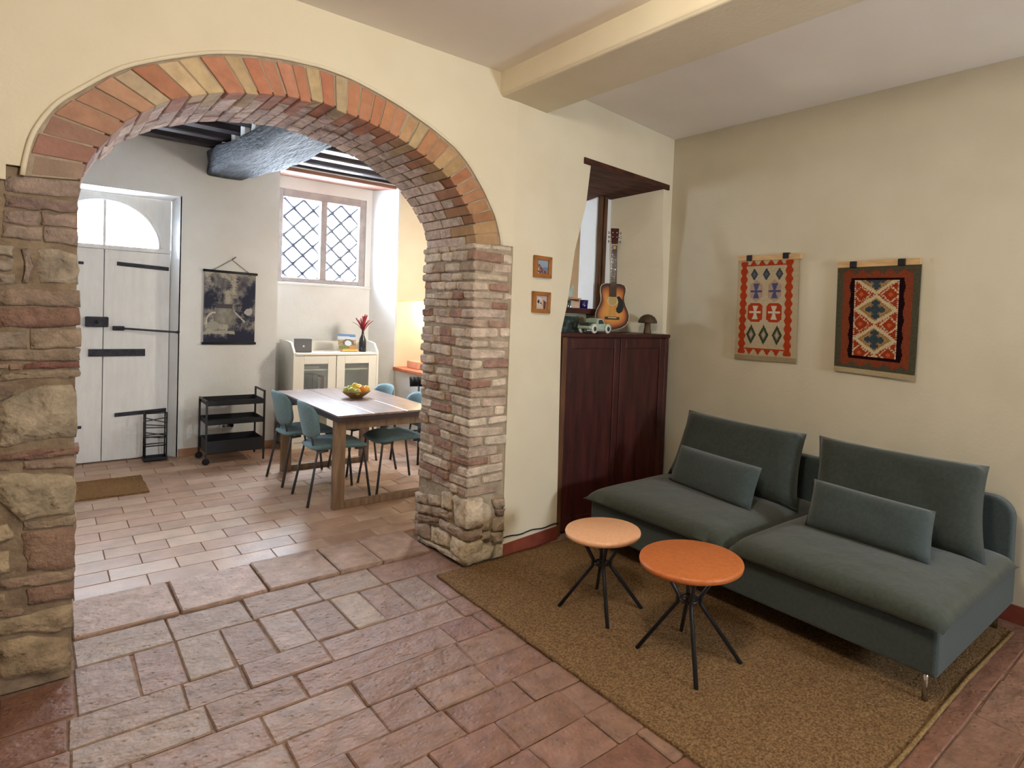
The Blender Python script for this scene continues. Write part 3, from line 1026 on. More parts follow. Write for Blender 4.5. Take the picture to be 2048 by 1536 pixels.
m = MB(); m.cbox((2.60, 3.52, 1.505), (3.335, 3.90, 1.548), 0.004); m.build('trim_4', 'sill_wood', props=(None, None, None, 'structure'))

# ------------------------------------------------------------------ door
YDL = 6.95
D = empty('door_1', (0.41, YDL, 0), kind='structure')
for x0, x1 in ((-0.075, 0.4075), (0.4125, 0.896)):
    leaf = bevel(MB().box((x0, YDL, 0.01), (x1, YDL + 0.045, 1.905)).build('leaf', 'white_paint', D, world=True), 0.004, 2)
MB().box((-0.20, YDL + 0.046, -0.02), (0.97, YDL + 0.06, 1.93)).build('light_stop_board', 'white_paint', D, world=True)  # unseen board added behind the leaves to stop daylight leaking through the gaps
MB().box((-0.08, YDL + 0.002, 1.908), (0.90, YDL + 0.05, 1.945)).build('transom', 'white_paint', D, world=True)
# fanlight: semicircular frame in a board
cx, zc, R = 0.41, 1.945, 0.425
m = MB()
na = 40
outer = [(-0.08, zc), (-0.08, 2.41), (0.90, 2.41), (0.90, zc)]
arc = [(cx + R * math.cos(PI * k / na), zc + R * math.sin(PI * k / na)) for k in range(na + 1)]
poly = [(0.90, zc)] + arc + [(-0.08, zc), (-0.08, 2.41), (0.90, 2.41)]
m.prism([(x, YDL + 0.012, z) for x, z in poly], (0, 0.04, 0))
m.build('fanlight_board', 'white_paint', D, world=True)
m = MB()
m.tube([(cx + (R - .018) * math.cos(PI * k / na), YDL + 0.02, zc + (R - .018) * math.sin(PI * k / na)) for k in range(na + 1)], 0.02, 6)
fr = m.build('fanlight_frame', 'white_paint', D, world=True)
MB().box((cx - 0.010, YDL + 0.01, zc), (cx + 0.010, YDL + 0.035, zc + R - .02)).build('glazing_bar', 'white_paint', fr, world=True)
for s_ in (0, 1):
    pts = [(cx, zc)] + [(cx + (R - .01) * math.cos(PI * (k / 20 + s_ * 0.5) * 1.0 if s_ == 0 else PI * (0.5 + k / 40)), zc + (R - .01) * math.sin(PI * (k / 40) if s_ == 0 else PI * (0.5 + k / 40))) for k in range(21)]
    if s_ == 0:
        pts = [(cx, zc)] + [(cx + (R - .01) * math.cos(PI * k / 40), zc + (R - .01) * math.sin(PI * k / 40)) for k in range(21)]
    MB().prism([(x, YDL + 0.022, z) for x, z in pts], (0, 0.004, 0)).build('pane', 'pane_glass', fr, world=True)


def iron_bar(p0, p1, h, d=0.012, name='hinge_strap'):
    m = MB()
    P0, P1 = Vector(p0), Vector(p1)
    m.hexa([Vector(((P1 if i & 1 else P0).x, YDL - (0 if i & 2 else d), (P1 if i & 1 else P0).z + (h / 2 if i & 4 else -h / 2))) for i in range(8)], 0.002)
    return m.build(name, 'iron', D, world=True)


iron_bar((0.50, 0, 1.785), (0.885, 0, 1.765), 0.035)
iron_bar((0.50, 0, 0.420), (0.885, 0, 0.440), 0.035)
iron_bar((0.31, 0, 0.985), (0.715, 0, 0.985), 0.065, 0.018, 'latch_bar')
lk = MB().cbox((0.285, YDL - 0.045, 1.215), (0.445, YDL, 1.305), 0.006).build('lock_box', 'iron', D, world=True)
MB().lathe([(0.0, 0.0), (0.016, 0.0), (0.016, 0.008), (0.0, 0.010)], n=12, M4=Matrix.Translation((0.365, YDL - 0.045, 1.26)) @ Matrix.Rotation(PI / 2, 4, 'X')).build('keyhole', 'black_metal', lk, world=True)
m = MB(); m.tube([(0.49, YDL - 0.02, 1.20), (0.55, YDL - 0.03, 1.205), (0.95, YDL - 0.09, 1.178)], 0.009, 8); m.lathe([(0, -.018), (.014, -.01), (.018, 0), (.014, .01), (0, .018)], (0.955, YDL - 0.09, 1.178), 12)
m.cbox((0.475, YDL - 0.03, 1.185), (0.56, YDL, 1.225), 0.004)
m.build('hook_bar', 'iron', D, world=True)

for z in (1.77, 0.33):
    MB().cbox((0.235, YDL - 0.012, z - .012), (0.27, YDL, z + .012), 0.002).build('bolt', 'iron', D, world=True)

# ------------------------------------------------------------------ window with iron lattice
Wd = empty('window_1', (2.36, NYB, 1.73), kind='structure')
wx0, wx1, wz0, wz1 = 1.885, 2.835, 1.725, 2.73
yf = NYB + 0.01
for nm, lo, hi in (('window_frame', (wx0, yf, wz0), (wx0 + .05, yf + .06, wz1)), ('window_frame', (wx1 - .075, yf, wz0), (wx1, yf + .06, wz1)), ('window_frame', (wx0 + .05, yf, wz0), (wx1 - .075, yf + .06, wz0 + .05)), ('window_frame', (wx0 + .05, yf, wz1 - .085), (wx1 - .075, yf + .06, wz1)), ('mullion', (2.325, yf - .01, wz0 + .05), (2.395, yf + .05, wz1 - .085))):
    bevel(MB().box(lo, hi).build(nm, 'window_paint', Wd, world=True), 0.006, 2)
for x0, x1 in ((wx0 + .05, 2.325), (2.395, wx1 - .075)):
    MB().box((x0, yf + .03, wz0 + .05), (x1, yf + .034, wz1 - .085)).build('pane', 'pane_glass', Wd, world=True)
MB().cbox((NX0 + .02, NYB - 0.03, wz0 - .035), (2.90, NYB + .02, wz0 - .002), 0.006).build('window_sill', 'plaster_white', Wd, world=True)
# lattice outside the panes
st = 0.205
for s_ in (1, -1):
    for k in range(-6, 14):
        x_ = 1.86 + k * st
        if s_ == 1:
            t0 = max(wx0 - x_, 0); t1 = min(wx1 - x_, wz1 - wz0)
        else:
            t0 = max(x_ - wx1, 0); t1 = min(x_ - wx0, wz1 - wz0)
        if t1 - t0 > 0.03:
            MB().tube([(x_ + s_ * t0, NYB + .10, wz0 + t0), (x_ + s_ * t1, NYB + .10, wz0 + t1)], 0.014, 6).build('lattice_bar', 'iron', Wd, world=True)
for i in range(-2, 12):
    for j in range(0, 12):
        x_, z_ = 1.86 + i * st / 2, wz0 + j * st / 2
        if (i + j) % 2 == 0 and wx0 < x_ < wx1 and wz0 < z_ < wz1:
            MB().lathe([(0, -.03), (.03, 0), (0, .03)], (x_, NYB + .10, z_), 8).build('lattice_knot', 'iron', Wd, world=True)
# outside ground seen by nobody, the rear window of the living room
m = MB()
for lo, hi in (((2.57, -2.66, 1.17), (2.59, -2.58, 1.73)), ((3.11, -2.66, 1.17), (3.13, -2.58, 1.73)), ((2.59, -2.66, 1.17), (3.11, -2.58, 1.19)), ((2.59, -2.66, 1.71), (3.11, -2.58, 1.73))):
    m.box(lo, hi)
m.build('window_2', 'white_paint', props=(None, None, None, 'structure'))

# ================================================================== LIVING ROOM THINGS
# rug
def rugmesh(name, mat, x0, x1, y0, y1, z0, h, wob=0.004):
    m = MB()
    nx, ny_ = 60, 80
    vs, fs = [], []
    for j in range(ny_ + 1):
        for i in range(nx + 1):
            x, y = x0 + (x1 - x0) * i / nx, y0 + (y1 - y0) * j / ny_
            e = 0.004 * mnoise.noise(Vector((x * 9, y * 9, 0)))
            if i in (0, nx): x += 0.006 * mnoise.noise(Vector((y * 8, 3, 1)))
            if j in (0, ny_): y += 0.006 * mnoise.noise(Vector((x * 8, 5, 1)))
            vs.append((x, y, z0 + h + e))
    for j in range(ny_):
        for i in range(nx):
            a = j * (nx + 1) + i
            fs.append((a, a + 1, a + nx + 2, a + nx + 1))
    m.add(vs, fs, True)
    rim = [i for i in range(nx + 1)] + [j * (nx + 1) + nx for j in range(1, ny_ + 1)] + [ny_ * (nx + 1) + i for i in range(nx - 1, -1, -1)] + [j * (nx + 1) for j in range(ny_ - 1, 0, -1)]
    base = [(vs[r][0], vs[r][1], z0) for r in rim]
    o = len(m.v)
    m.v += [Vector(p) for p in base]
    for k in range(len(rim)):
        a, b_ = rim[k], rim[(k + 1) % len(rim)]
        m.f.append([b_, a, o + k, o + (k + 1) % len(rim)]); m.sm.append(False); m.mi.append(0)
    m.f.append([o + k for k in range(len(rim))][::-1]); m.sm.append(False); m.mi.append(0)
    return m


RUG = empty('rug', (2.6, 1.9, 0.0), label='large brown coir rug under the sofa and the two round tables', cat='rug')
rugmesh('pile', 'rug', 1.655, 3.62, 0.79, 3.055, 0.004, 0.010).build('pile', 'rug', RUG, world=True)
MB().tube([(1.66, 0.787, 0.012), (2.3, 0.786, 0.013), (2.95, 0.800, 0.012), (3.6, 0.79, 0.012)], 0.009, 6).build('bound_edge', 'rug_edge', RUG, world=True)


# pillow built over a four-cornered centre surface
def pillow(c4, thick, nu=18, nv=14, pinch=0.04, seed=0, wr=0.006, flat=0.35):
    """c4: TL,TR,BR,BL; returns MB"""
    TL, TR, BR, BL = map(Vector, c4)
    nrm = (TR - TL).cross(BL - TL).normalized()
    m = MB()
    vs, fs = [], []
    for side in (1, -1):
        for j in range(nv + 1):
            for i in range(nu + 1):
                u, v = i / nu, j / nv
                a, b_ = 2 * u - 1, 2 * v - 1
                # edges draw in a little between the corners
                uu = u + pinch * (1 - b_ * b_) * (-a) * abs(a) ** 3 * 0.5
                vv = v + pinch * (1 - a * a) * (-b_) * abs(b_) ** 3 * 0.5
                p = (TL * (1 - uu) + TR * uu) * (1 - vv) + (BL * (1 - uu) + BR * uu) * vv
                h = ((1 - abs(a) ** 4) * (1 - abs(b_) ** 4)) ** flat
                h += wr / thick * 2 * mnoise.noise(Vector((u * 5, v * 4, seed))) * min(1, (1 - abs(a)) * 6) * min(1, (1 - abs(b_)) * 6)
                vs.append(p + nrm * side * thick / 2 * h)
    n1 = (nu + 1) * (nv + 1)
    for s_ in (0, 1):
        for j in range(nv):
            for i in range(nu):
                a = s_ * n1 + j * (nu + 1) + i
                q = (a, a + 1, a + nu + 2, a + nu + 1)
                fs.append(q if s_ else q[::-1])
    m.add(vs, fs, True)
    return m


def weld(o, d=0.0015):
    bm = bmesh.new(); bm.from_mesh(o.data)
    bmesh.ops.remove_doubles(bm, verts=bm.verts, dist=d)
    bmesh.ops.recalc_face_normals(bm, faces=bm.faces)
    bm.to_mesh(o.data); bm.free()
    return o


SOFA = empty('sofa', (3.1, 1.82, 0.015), label='dark grey green two seat fabric sofa without armrests against the wall', cat='sofa')
SY0, SY1 = 0.805, 2.835
o = MB().box((2.60, SY0, 0.135), (3.66, SY1, 0.325)).build('base', 'sofa_fabric', SOFA, world=True); bevel(o, 0.018, 3)
# back frame with rounded upper corners
pts = []
zt, rc = 0.665, 0.10
for k in range(9):
    a = PI * k / 16
    pts.append((SY0 + 0.01 + rc - rc * math.cos(a), zt - rc + rc * math.sin(a)))
for k in range(9):
    a = PI / 2 - PI * k / 16
    pts.append((SY1 - 0.01 - rc + rc * math.cos(a), zt - rc + rc * math.sin(a)))
pts = [(SY0 + 0.01, 0.15)] + pts + [(SY1 - 0.01, 0.15)]
o = MB().prism([(3.60, y, z) for y, z in pts], (0.075, 0, 0)).build('back_frame', 'sofa_fabric', SOFA, world=True); bevel(o, 0.015, 3)


def seatpad(y0, y1, seed):
    nu, nv = 26, 26
    m = MB(); vs, fs = [], []
    x0, x1 = 2.545, 3.60
    for side in (1, -1):
        for j in range(nv + 1):
            for i in range(nu + 1):
                u, v = i / nu, j / nv
                a, b_ = 2 * u - 1, 2 * v - 1
                h = ((1 - abs(a) ** 9) * (1 - abs(b_) ** 9)) ** 0.38
                t = 0.046 * h
                z = 0.374
                if side > 0: t += 0.016 * (1 - a * a) * (1 - b_ ** 2) + 0.004 * mnoise.noise(Vector((u * 4, v * 4, seed)))
                # the pad droops over its rim
                z -= 0.014 * (abs(a) ** 8 + abs(b_) ** 8)
                vs.append((x0 + (x1 - x0) * u, y0 + (y1 - y0) * v, z + side * t))
    n1 = (nu + 1) * (nv + 1)
    for s_ in (0, 1):
        for j in range(nv):
            for i in range(nu):
                a = s_ * n1 + j * (nu + 1) + i
                q = (a, a + 1, a + nu + 2, a + nu + 1)
                fs.append(q if not s_ else q[::-1])
    m.add(vs, fs, True)
    return m


for y0, y1, s_ in ((1.785, 2.85, 3), (0.775, 1.78, 8)):
    weld(seatpad(y0, y1, s_).build('seat_cushion', 'sofa_fabric_soft', SOFA, world=True))
for c4, s_ in (([(3.50, 2.80, 0.842), (3.50, 1.88, 0.825), (3.27, 1.79, 0.415), (3.27, 2.78, 0.415)], 2), ([(3.50, 1.80, 0.83), (3.50, 0.905, 0.832), (3.27, 0.835, 0.415), (3.27, 1.72, 0.415)], 5)):
    weld(pillow(c4, 0.17, seed=s_, pinch=0.05, wr=0.012).build('back_cushion', 'sofa_cushion', SOFA, world=True))
for x, y in ((2.645, 0.86), (2.645, 2.78), (3.58, 0.86), (3.58, 2.78)):
    MB().tube([(x, y, 0.015), (x, y, 0.15)], 0.011, 12).build('leg', 'chrome', SOFA, world=True)
for c4, lab, s_ in (([(3.16, 2.58, 0.668), (3.14, 1.955, 0.648), (3.00, 1.93, 0.425), (3.12, 2.64, 0.425)], 'small rectangular dark lumbar pillow on the sofa seat nearer the cupboard', 4),
                    ([(3.14, 1.63, 0.66), (3.13, 1.015, 0.645), (3.01, 0.985, 0.425), (3.03, 1.615, 0.425)], 'small rectangular dark lumbar pillow on the sofa seat nearer the camera', 9)):
    c = sum((Vector(p) for p in c4), Vector()) / 4
    r_ = empty('lumbar_pillow', (c.x, c.y, 0.43), label=lab, cat='pillow', group='lumbar pillows on the sofa')
    weld(pillow(c4, 0.13, seed=s_, pinch=0.02, flat=0.42).build('pillow_cover', 'sofa_fabric', r_, world=True))


# round side tables
def round_table(cx, cy, h, R, topmat, label, feet, rw, zw):
    r_ = empty('side_table', (cx, cy, 0.014), label=label, cat='table', group='round side tables in front of the sofa')
    prof = [(0, h - .030), (R - .012, h - .030), (R - .003, h - .025), (R, h - .012), (R - .003, h - .003), (R - .012, h), (0, h)]
    MB().lathe(prof, (cx, cy, 0), 56).build('table_top', topmat, r_, world=True)
    for fx, fy in feet:
        d = Vector((fx - cx, fy - cy, 0)); dn = d.normalized()
        w_ = Vector((cx, cy, zw)) + dn * rw
        t_ = Vector((cx, cy, h - .022)) + dn * (R * 0.62)
        f_ = Vector((fx, fy, 0.015))
        up = (t_ - w_).normalized(); dd = (f_ - w_).normalized()
        MB().tube([f_, w_ + dd * .02, w_ + up * .02, t_], 0.0095, 8).build('leg', 'black_metal', r_, world=True)
    m = MB()
    ring = [Vector((cx + rw * math.cos(a), cy + rw * math.sin(a), zw)) for a in [2 * PI * k / 16 for k in range(17)]]
    m.tube(ring, 0.008, 6, cap=False)
    m.build('waist_ring', 'black_metal', r_, world=True)
    return r_


round_table(2.13, 2.22, 0.418, 0.193, 'top_pale', 'round side table with pale salmon top and black crossed legs', [(1.97, 2.355), (2.015, 2.04), (2.292, 2.083), (2.26, 2.385)], 0.035, 0.245)
round_table(2.13, 1.655, 0.455, 0.228, 'top_orange', 'round side table with burnt orange top and black crossed legs', [(2.003, 1.838), (1.97, 1.475), (2.274, 1.472), (2.285, 1.815)], 0.038, 0.27)

# kilims
def tri(x):
    x = x % 1.0
    return 1 - abs(2 * x - 1)


def kilim1(u, v):
    field = (206, 184, 148)
    jz = 8 * vnoise(u * 40, v * 50, 1)
    red = (186, 68, 34)
    c = field
    for uc in (0.115, 0.855):
        if 0.02 < v < 0.94 and abs(u - uc) < 0.035 + 0.032 * tri(v * 12.5): c = red
    if 0.055 < v < 0.068 and 0.15 < u < 0.82: c = red
    if 0.883 < v < 0.896 and 0.13 < u < 0.82: c = red
    for k in range(4):
        uc = 0.27 + 0.145 * k
        if 0.0 < v < 0.06 and abs(u - uc) < 0.062 * (v / 0.06): c = red
        if 0.89 < v < 0.95 and abs(u - uc + .02) < 0.06 * ((0.95 - v) / 0.06): c = red
    for uc in (0.29, 0.49, 0.70):
        d = abs(u - uc) / 0.062 + abs(v - 0.15) / 0.062
        if d < 0.5: c = (104, 104, 108)
        elif d < 1: c = (70, 78, 84)
    for uc in (0.27, 0.475, 0.69):
        d = abs(u - uc) / 0.082 + abs(v - 0.745) / 0.098
        if d < 0.35: c = (200, 170, 140)
        elif d < 0.55: c = (140, 130, 110)
        elif d < 1: c = (62, 74, 54)
    for uc, vc, blue in ((0.33, 0.315, 1), (0.63, 0.315, 1), (0.325, 0.525, 0), (0.63, 0.525, 0)):
        a, b_ = abs(u - uc), abs(v - vc)
        hx = max(a / 0.125, (b_ / 0.095) * 0.72 + a / 0.125 * 0.5)
        hour = a < 0.012 + b_ * 0.55 and b_ < 0.075 and not (a > .05)
        bar = b_ < 0.009 and a < 0.095
        if blue:
            if hx < 0.85: c = (190, 156, 134)
            if hour or bar: c = (84, 92, 128)
        else:
            if hx < 0.98 and b_ < .095: c = red
            if (hour and b_ < 0.068) or bar: c = (224, 208, 180)
    if v > 0.955: c = (176, 156, 120)
    return tuple(max(0, min(255, q + jz)) for q in c)


def kilim2(u, v):
    jz = 8 * vnoise(u * 40, v * 50, 4)
    c = (88, 84, 66)
    if 0.085 < u < 0.915 and 0.035 < v < 0.93: c = (142, 70, 44)
    if 0.035 < v < 0.095 and tri(u * 6 + .1) > (v - .03) / .055: c = (96, 76, 58)
    if 0.87 < v < 0.93 and tri(u * 5 + .3) > (.94 - v) / .055: c = (90, 80, 64)
    w = 0.022 * tri(v * 6.7 + .2)
    if 0.17 - w + .015 < u < 0.815 + w and 0.112 < v < 0.858: c = (34, 14, 18)
    if 0.225 < u < 0.762 and 0.13 < v < 0.832:
        p, q = (u - .225) / .537, (v - .13) / .702
        c = (168, 62, 34)
        best = 9
        for qc in (0.0, 0.385, 0.775, 1.16):
            d = abs(p - .5) / .5 + abs(q - qc) / .195
            if d < best: best, dx, dy = d, abs(p - .5), abs(q - qc) * 1.9
        step = 0.09 if (int(q * 44) + int(p * 22)) % 2 else 0
        if best < 1.0 + step: c = (222, 200, 158)
        if best < 0.74 + step * .6: c = (172, 128, 80)
        if best < 0.60: c = (186, 146, 100)
        if best < 0.50: c = (148, 120, 94)
        if dx + dy < .15 or (dx < .045 and dy < .24) or (dy < .045 and dx < .22) or (abs(dy - .16) < .035 and dx < .09) or (abs(dx - .15) < .03 and dy < .08): c = (64, 78, 84)
        if best > 1.12:
            a = abs(p - (.17 if p < .5 else .83)); b2 = min(abs(q - .19), abs(q - .58), abs(q - .96)) * 1.9
            if a + b2 < 0.06: c = (206, 104, 52)
            if abs(a + b2 - .20) < .03 and (int(q * 60) + int(p * 30)) % 3: c = (222, 200, 158)
        if p < .035 or p > .965:
            if int(v * 110) % 2: c = (222, 206, 170)
    if v > 0.955: c = (196, 176, 136)
    return tuple(max(0, min(255, q + jz)) for q in c)


XK = XS - 0.010
for (pp, fn, lab, battpx, clips, sd) in (
        ([(1477, 521), (1599, 514), (1592, 727), (1470, 717)], kilim1, 'beige kilim with red zigzag border hanging on the sofa wall', [(1475, 512), (1601, 507), (1600, 517), (1475, 522)], [(1498, 516), (1571, 511)], 1),
        ([(1676, 533), (1844, 528), (1831, 762), (1669, 741)], kilim2, 'dark red and grey kilim with diamond medallions hanging on the sofa wall', [(1675, 525), (1841, 516), (1841, 528), (1675, 535)], [(1706, 529), (1803, 524)], 2)):
    c4 = [atX(x, y, XK - .006) for x, y in pp]
    r_ = empty('kilim', (XK, (c4[0].y + c4[1].y) / 2, c4[2].z), label=lab, cat='kilim', group='kilims hanging on the sofa wall')
    bend = (lambda u, v, s_=sd: 0.001 + 0.004 * (1 + math.sin(u * 5 + s_)) * v + (0.012 * max(0, v - .8) * u * 5 if s_ == 2 else 0))
    nrm = Vector((-1, 0, 0))
    colorgrid('woven_cloth', 'kilim', *c4, 110, 150, fn, r_, thick=0.004, bend=bend, nrm=nrm)
    B = [atX(x, y, XK - .02) for x, y in battpx]
    y1, y0 = B[0].y, B[1].y
    zl, zr = (B[0].z + B[3].z) / 2, (B[1].z + B[2].z) / 2
    hh = 0.019
    P = [Vector((XK + .008 if i & 1 else XK - .014, y1 if i & 2 else y0, (zl if i & 2 else zr) + (hh if i & 4 else -hh))) for i in range(8)]
    MB().hexa(P, 0.002).build('batten', 'batten', r_, world=True)
    for x, y in clips:
        p = atX(x, y, XK - .02)
        MB().cbox((XK - .022, p.y - .022, p.z - .02), (XK + .009, p.y + .022, p.z + .02), 0.003).build('clip', 'clip_black', r_, world=True)

# two small framed pictures on the wall beside the arch
def scene_a(u, v):
    ridge = 0.18 + 0.75 * u + 0.08 * vnoise(u * 9, v * 3, 2)
    if v < ridge:
        return (150 - 30 * v, 164 - 20 * v, 178) if v < .5 or u < .6 else (108, 124, 146)
    n_ = vnoise(u * 12, v * 12, 5)
    if abs(u - .15) < .09 and v > .55: return (206, 180, 164) if abs(u - .15) + abs(v - .8) > .1 else (60, 40, 40)
    return (120 + 70 * n_, 84 + 50 * n_, 80 + 40 * n_)


def scene_b(u, v):
    n_ = vnoise(u * 8, v * 8, 9)
    if v < .12 + .3 * abs(u - .35) * 2: return (186, 166, 160)
    if abs(u - .32) < .3 - .1 * v and v < .85:
        if abs(u - .3) + abs(v - .45) * .6 < .1 or abs(u - .5) + abs(v - .55) < .08: return (56, 40, 40)
        return (196 + 20 * n_, 188 + 20 * n_, 180)
    if abs(u - .82) < .1: return (96, 60, 54)
    return (196 + 30 * n_, 160 + 30 * n_, 140)


wd = (WB - WA).normalized()
wn = Vector((wd.y, -wd.x, 0))


def onW(x, y, off=0.0):
    d = ray(x, y)
    p0 = WA + wn * off
    t = (p0 - CAMPOS).dot(wn) / d.dot(wn)
    return CAMPOS + d * t


for pp, fn, lab in (([(1066, 510), (1100.5, 515), (1099, 557), (1065, 554)], scene_a, 'upper small wooden framed picture of a rocky coast beside the arch'), ([(1063, 582), (1098, 585), (1096, 627), (1062, 625)], scene_b, 'lower small wooden framed picture of white houses beside the arch')):
    TL, TR, BR, BL = [onW(x, y, 0.0) for x, y in pp]
    off = wn * 0.022
    r_ = empty('framed_picture', tuple((BL + BR) / 2), label=lab, cat='picture', group='small framed pictures by the arch')
    fwid = 0.026
    ux = (TR - TL).normalized(); uz = (TL - BL).normalized()
    for a, c, din, dl in ((TL, TR, -uz, ux), (BL, BR, uz, ux), (TL, BL, ux, -uz), (TR, BR, -ux, -uz)):
        w_ = fwid * (1.25 if (a is TL and c is BL) else 1)
        P = [None] * 8
        for i in range(8):
            e = c if i & 1 else a
            q = e + (din * w_ if i & 2 else Vector()) + (dl * (-w_ if i & 1 else w_) if i & 2 else Vector())
            P[i] = q + (off * (0.75 if i & 2 else 1) if i & 4 else wn * 0.002)
        MB().hexa(P, 0.002).build('frame_rail', 'frame_wood', r_, world=True)
    ins = [p + wn * 0.008 for p in (TL + ux * .022 - uz * .02, TR - ux * .022 - uz * .02, BR - ux * .022 + uz * .02, BL + ux * .022 + uz * .02)]
    colorgrid('print', 'pic_green', *ins, 24, 30, fn, r_, thick=0.003, nrm=wn)

# cupboard
CY = 3.165
CX0, CX1, CZ = 2.57, 3.665, 1.372
CUP = empty('cupboard', ((CX0 + CX1) / 2, CY + .2, 0), label='tall dark red brown wooden cupboard with two doors behind the sofa', cat='cupboard')
o = MB().box((CX0 + .02, CY + .022, 0.0), (CX1, CY + 0.46, CZ - .028)).build('body', 'cupboard_wood', CUP, world=True)
bevel(MB().box((CX0 - .005, CY - .008, CZ - .028), (CX1 + .008, CY + .47, CZ)).build('top_board', 'cupboard_wood', CUP, world=True), 0.006, 2)
bevel(MB().box((CX0 + .008, CY - .016, 0.0), (CX0 + .05, CY + .06, CZ - .028)).build('side_post', 'cupboard_edge', CUP, world=True), 0.004, 2)
bevel(MB().box((CX1 - .04, CY, 0.0), (CX1, CY + .05, CZ - .028)).build('side_post', 'cupboard_wood', CUP, world=True), 0.004, 2)
xm = 3.135
for x0, x1 in ((CX0 + .05, xm - .004), (xm + .004, CX1 - .044)):
    dr = MB().box((x0 + .05, CY + .012, .09), (x1 - .05, CY + .03, CZ - .10)).build('door', 'cupboard_wood', CUP, world=True)
    for lo, hi in (((x0, CY, .02), (x0 + .055, CY + .03, CZ - .034)), ((x1 - .055, CY, .02), (x1, CY + .03, CZ - .034)), ((x0 + .055, CY + .001, CZ - .105), (x1 - .055, CY + .03, CZ - .034)), ((x0 + .055, CY + .001, .02), (x1 - .055, CY + .03, .10))):
        bevel(MB().box(lo, hi).build('door_rail', 'cupboard_wood', dr, world=True), 0.003, 2)

# ---- things on the cupboard
ZT = CZ + 0.0005
# guitar: local frame, x to its right, y away from viewer, z up
G = empty('guitar', (3.225, 3.36, ZT), math.radians(-40), label='small sunburst acoustic guitar leaning in the niche above the cupboard', cat='guitar')
lean = math.radians(7)


def gl(x, y, z):
    return Vector((x, y * math.cos(lean) + z * math.sin(lean), z * math.cos(lean) - y * math.sin(lean) + 0.012))


half = [(0.0, 0.004), (0.03, 0.012), (0.075, 0.025), (0.115, 0.052), (0.135, 0.09), (0.138, 0.13), (0.128, 0.17), (0.108, 0.21), (0.096, 0.25), (0.096, 0.285), (0.104, 0.325), (0.104, 0.355), (0.092, 0.38), (0.06, 0.392), (0.0, 0.394)]
half2 = []
for (a, b_), (c, d) in zip(half, half[1:]):
    for k in range(3): half2.append((a + (c - a) * k / 3, b_ + (d - b_) * k / 3))
half2.append(half[-1])
half2 = [(max(0, x), z) for x, z in half2]
outline = half2 + [(-x, z) for x, z in half2[-2:0:-1]]
gs = 0.93
outline = [(x * gs, z * gs) for x, z in outline]
depth = 0.075
m = MB()
no = len(outline)
m.add([gl(x, 0.002, z) for x, z in outline] + [gl(x, depth, z) for x, z in outline], [[k, (k + 1) % no, no + (k + 1) % no, no + k] for k in range(no)], True)
m.add([gl(x, depth, z) for x, z in outline], [list(range(no))])
m.build('body', 'guitar_side', G)
# top: rings coloured as a sunburst
me = bpy.data.meshes.new('soundboard')
gc = (0.0, 0.17 * gs)
rings = [1.0, 0.95, 0.88, 0.8, 0.7, 0.55, 0.35, 0.0]
rc_ = [(26, 12, 10), (44, 18, 12), (92, 40, 18), (150, 78, 30), (188, 110, 42), (206, 138, 56), (212, 150, 66), (214, 154, 70)]
vs, fs = [], []
for s_ in rings[:-1]:
    for x, z in outline:
        vs.append(gl(gc[0] + (x - gc[0]) * s_, 0.0, gc[1] + (z - gc[1]) * s_))
vs.append(gl(gc[0], 0.0, gc[1]))
fc = []
for r_i in range(len(rings) - 2):
    for k in range(no):
        a, b_ = r_i * no + k, r_i * no + (k + 1) % no
        fs.append((a, b_, b_ + no, a + no)); fc.append((r_i, r_i, r_i + 1, r_i + 1))
for k in range(no):
    fs.append(((len(rings) - 2) * no + k, (len(rings) - 2) * no + (k + 1) % no, len(vs) - 1)); fc.append((len(rings) - 2, len(rings) - 2, len(rings) - 1))
me.from_pydata([tuple(v) for v in vs], [], fs)
ca = me.color_attributes.new('Col', 'FLOAT_COLOR', 'CORNER')
arr = []
for cc in fc:
    for i in cc: arr += [*lin(rc_[i]), 1]
ca.data.foreach_set('color', arr)
me.materials.append(MATS['guitar_top'])
SB = bpy.data.objects.new('soundboard', me); COL.objects.link(SB); SB.parent = G
m = MB(); m.tube([gl(x * 1.005, 0.001, z * 1.002) for x, z in outline + outline[:1]], 0.0022, 5, cap=False); m.build('binding', 'bind', G)


def gdisc(r, y, z, n=24): return [gl(r * math.cos(2 * PI * k / n), y, z + r * math.sin(2 * PI * k / n)) for k in range(n)]


HZ = 0.232 * gs / .93
MB().prism(gdisc(0.040, -0.001, HZ), gl(0, -0.001, 0) - gl(0, 0, 0)).build('rosette', 'bind', SB)
MB().prism(gdisc(0.035, -0.0022, HZ), gl(0, -0.001, 0) - gl(0, 0, 0)).build('sound_hole', 'sound_hole', SB)
pg = [(0.028, 0.262), (0.05, 0.268), (0.078, 0.235), (0.085, 0.19), (0.075, 0.15), (0.052, 0.135), (0.032, 0.148), (0.028, 0.172), (0.04, 0.195), (0.044, 0.225)]
MB().prism([gl(x, -0.0022, z) for x, z in pg], gl(0, -0.002, 0) - gl(0, 0, 0)).build('pickguard', 'pick', SB)
m = MB(); m.hexa([gl((0.056 if i & 1 else -0.056), (0.0 if i & 2 else -0.008), 0.098 + (0.010 if i & 4 else -0.010)) for i in range(8)], 0.003)
br_ = m.build('bridge', 'fret_wood', SB)
m = MB(); m.hexa([gl((0.032 if i & 1 else -0.032), (-0.008 if i & 2 else -0.012), 0.100 + (0.003 if i & 4 else -0.003)) for i in range(8)], 0.001); m.build('saddle', 'bind', br_)
NZ0, NZ1 = 0.262, 0.665
m = MB(); m.hexa([gl((1 if i & 1 else -1) * (0.021 if i & 4 else 0.026), (0.018 if i & 2 else -0.006), NZ1 if i & 4 else 0.362) for i in range(8)], 0.003); nk = m.build('neck', 'head_wood', G)
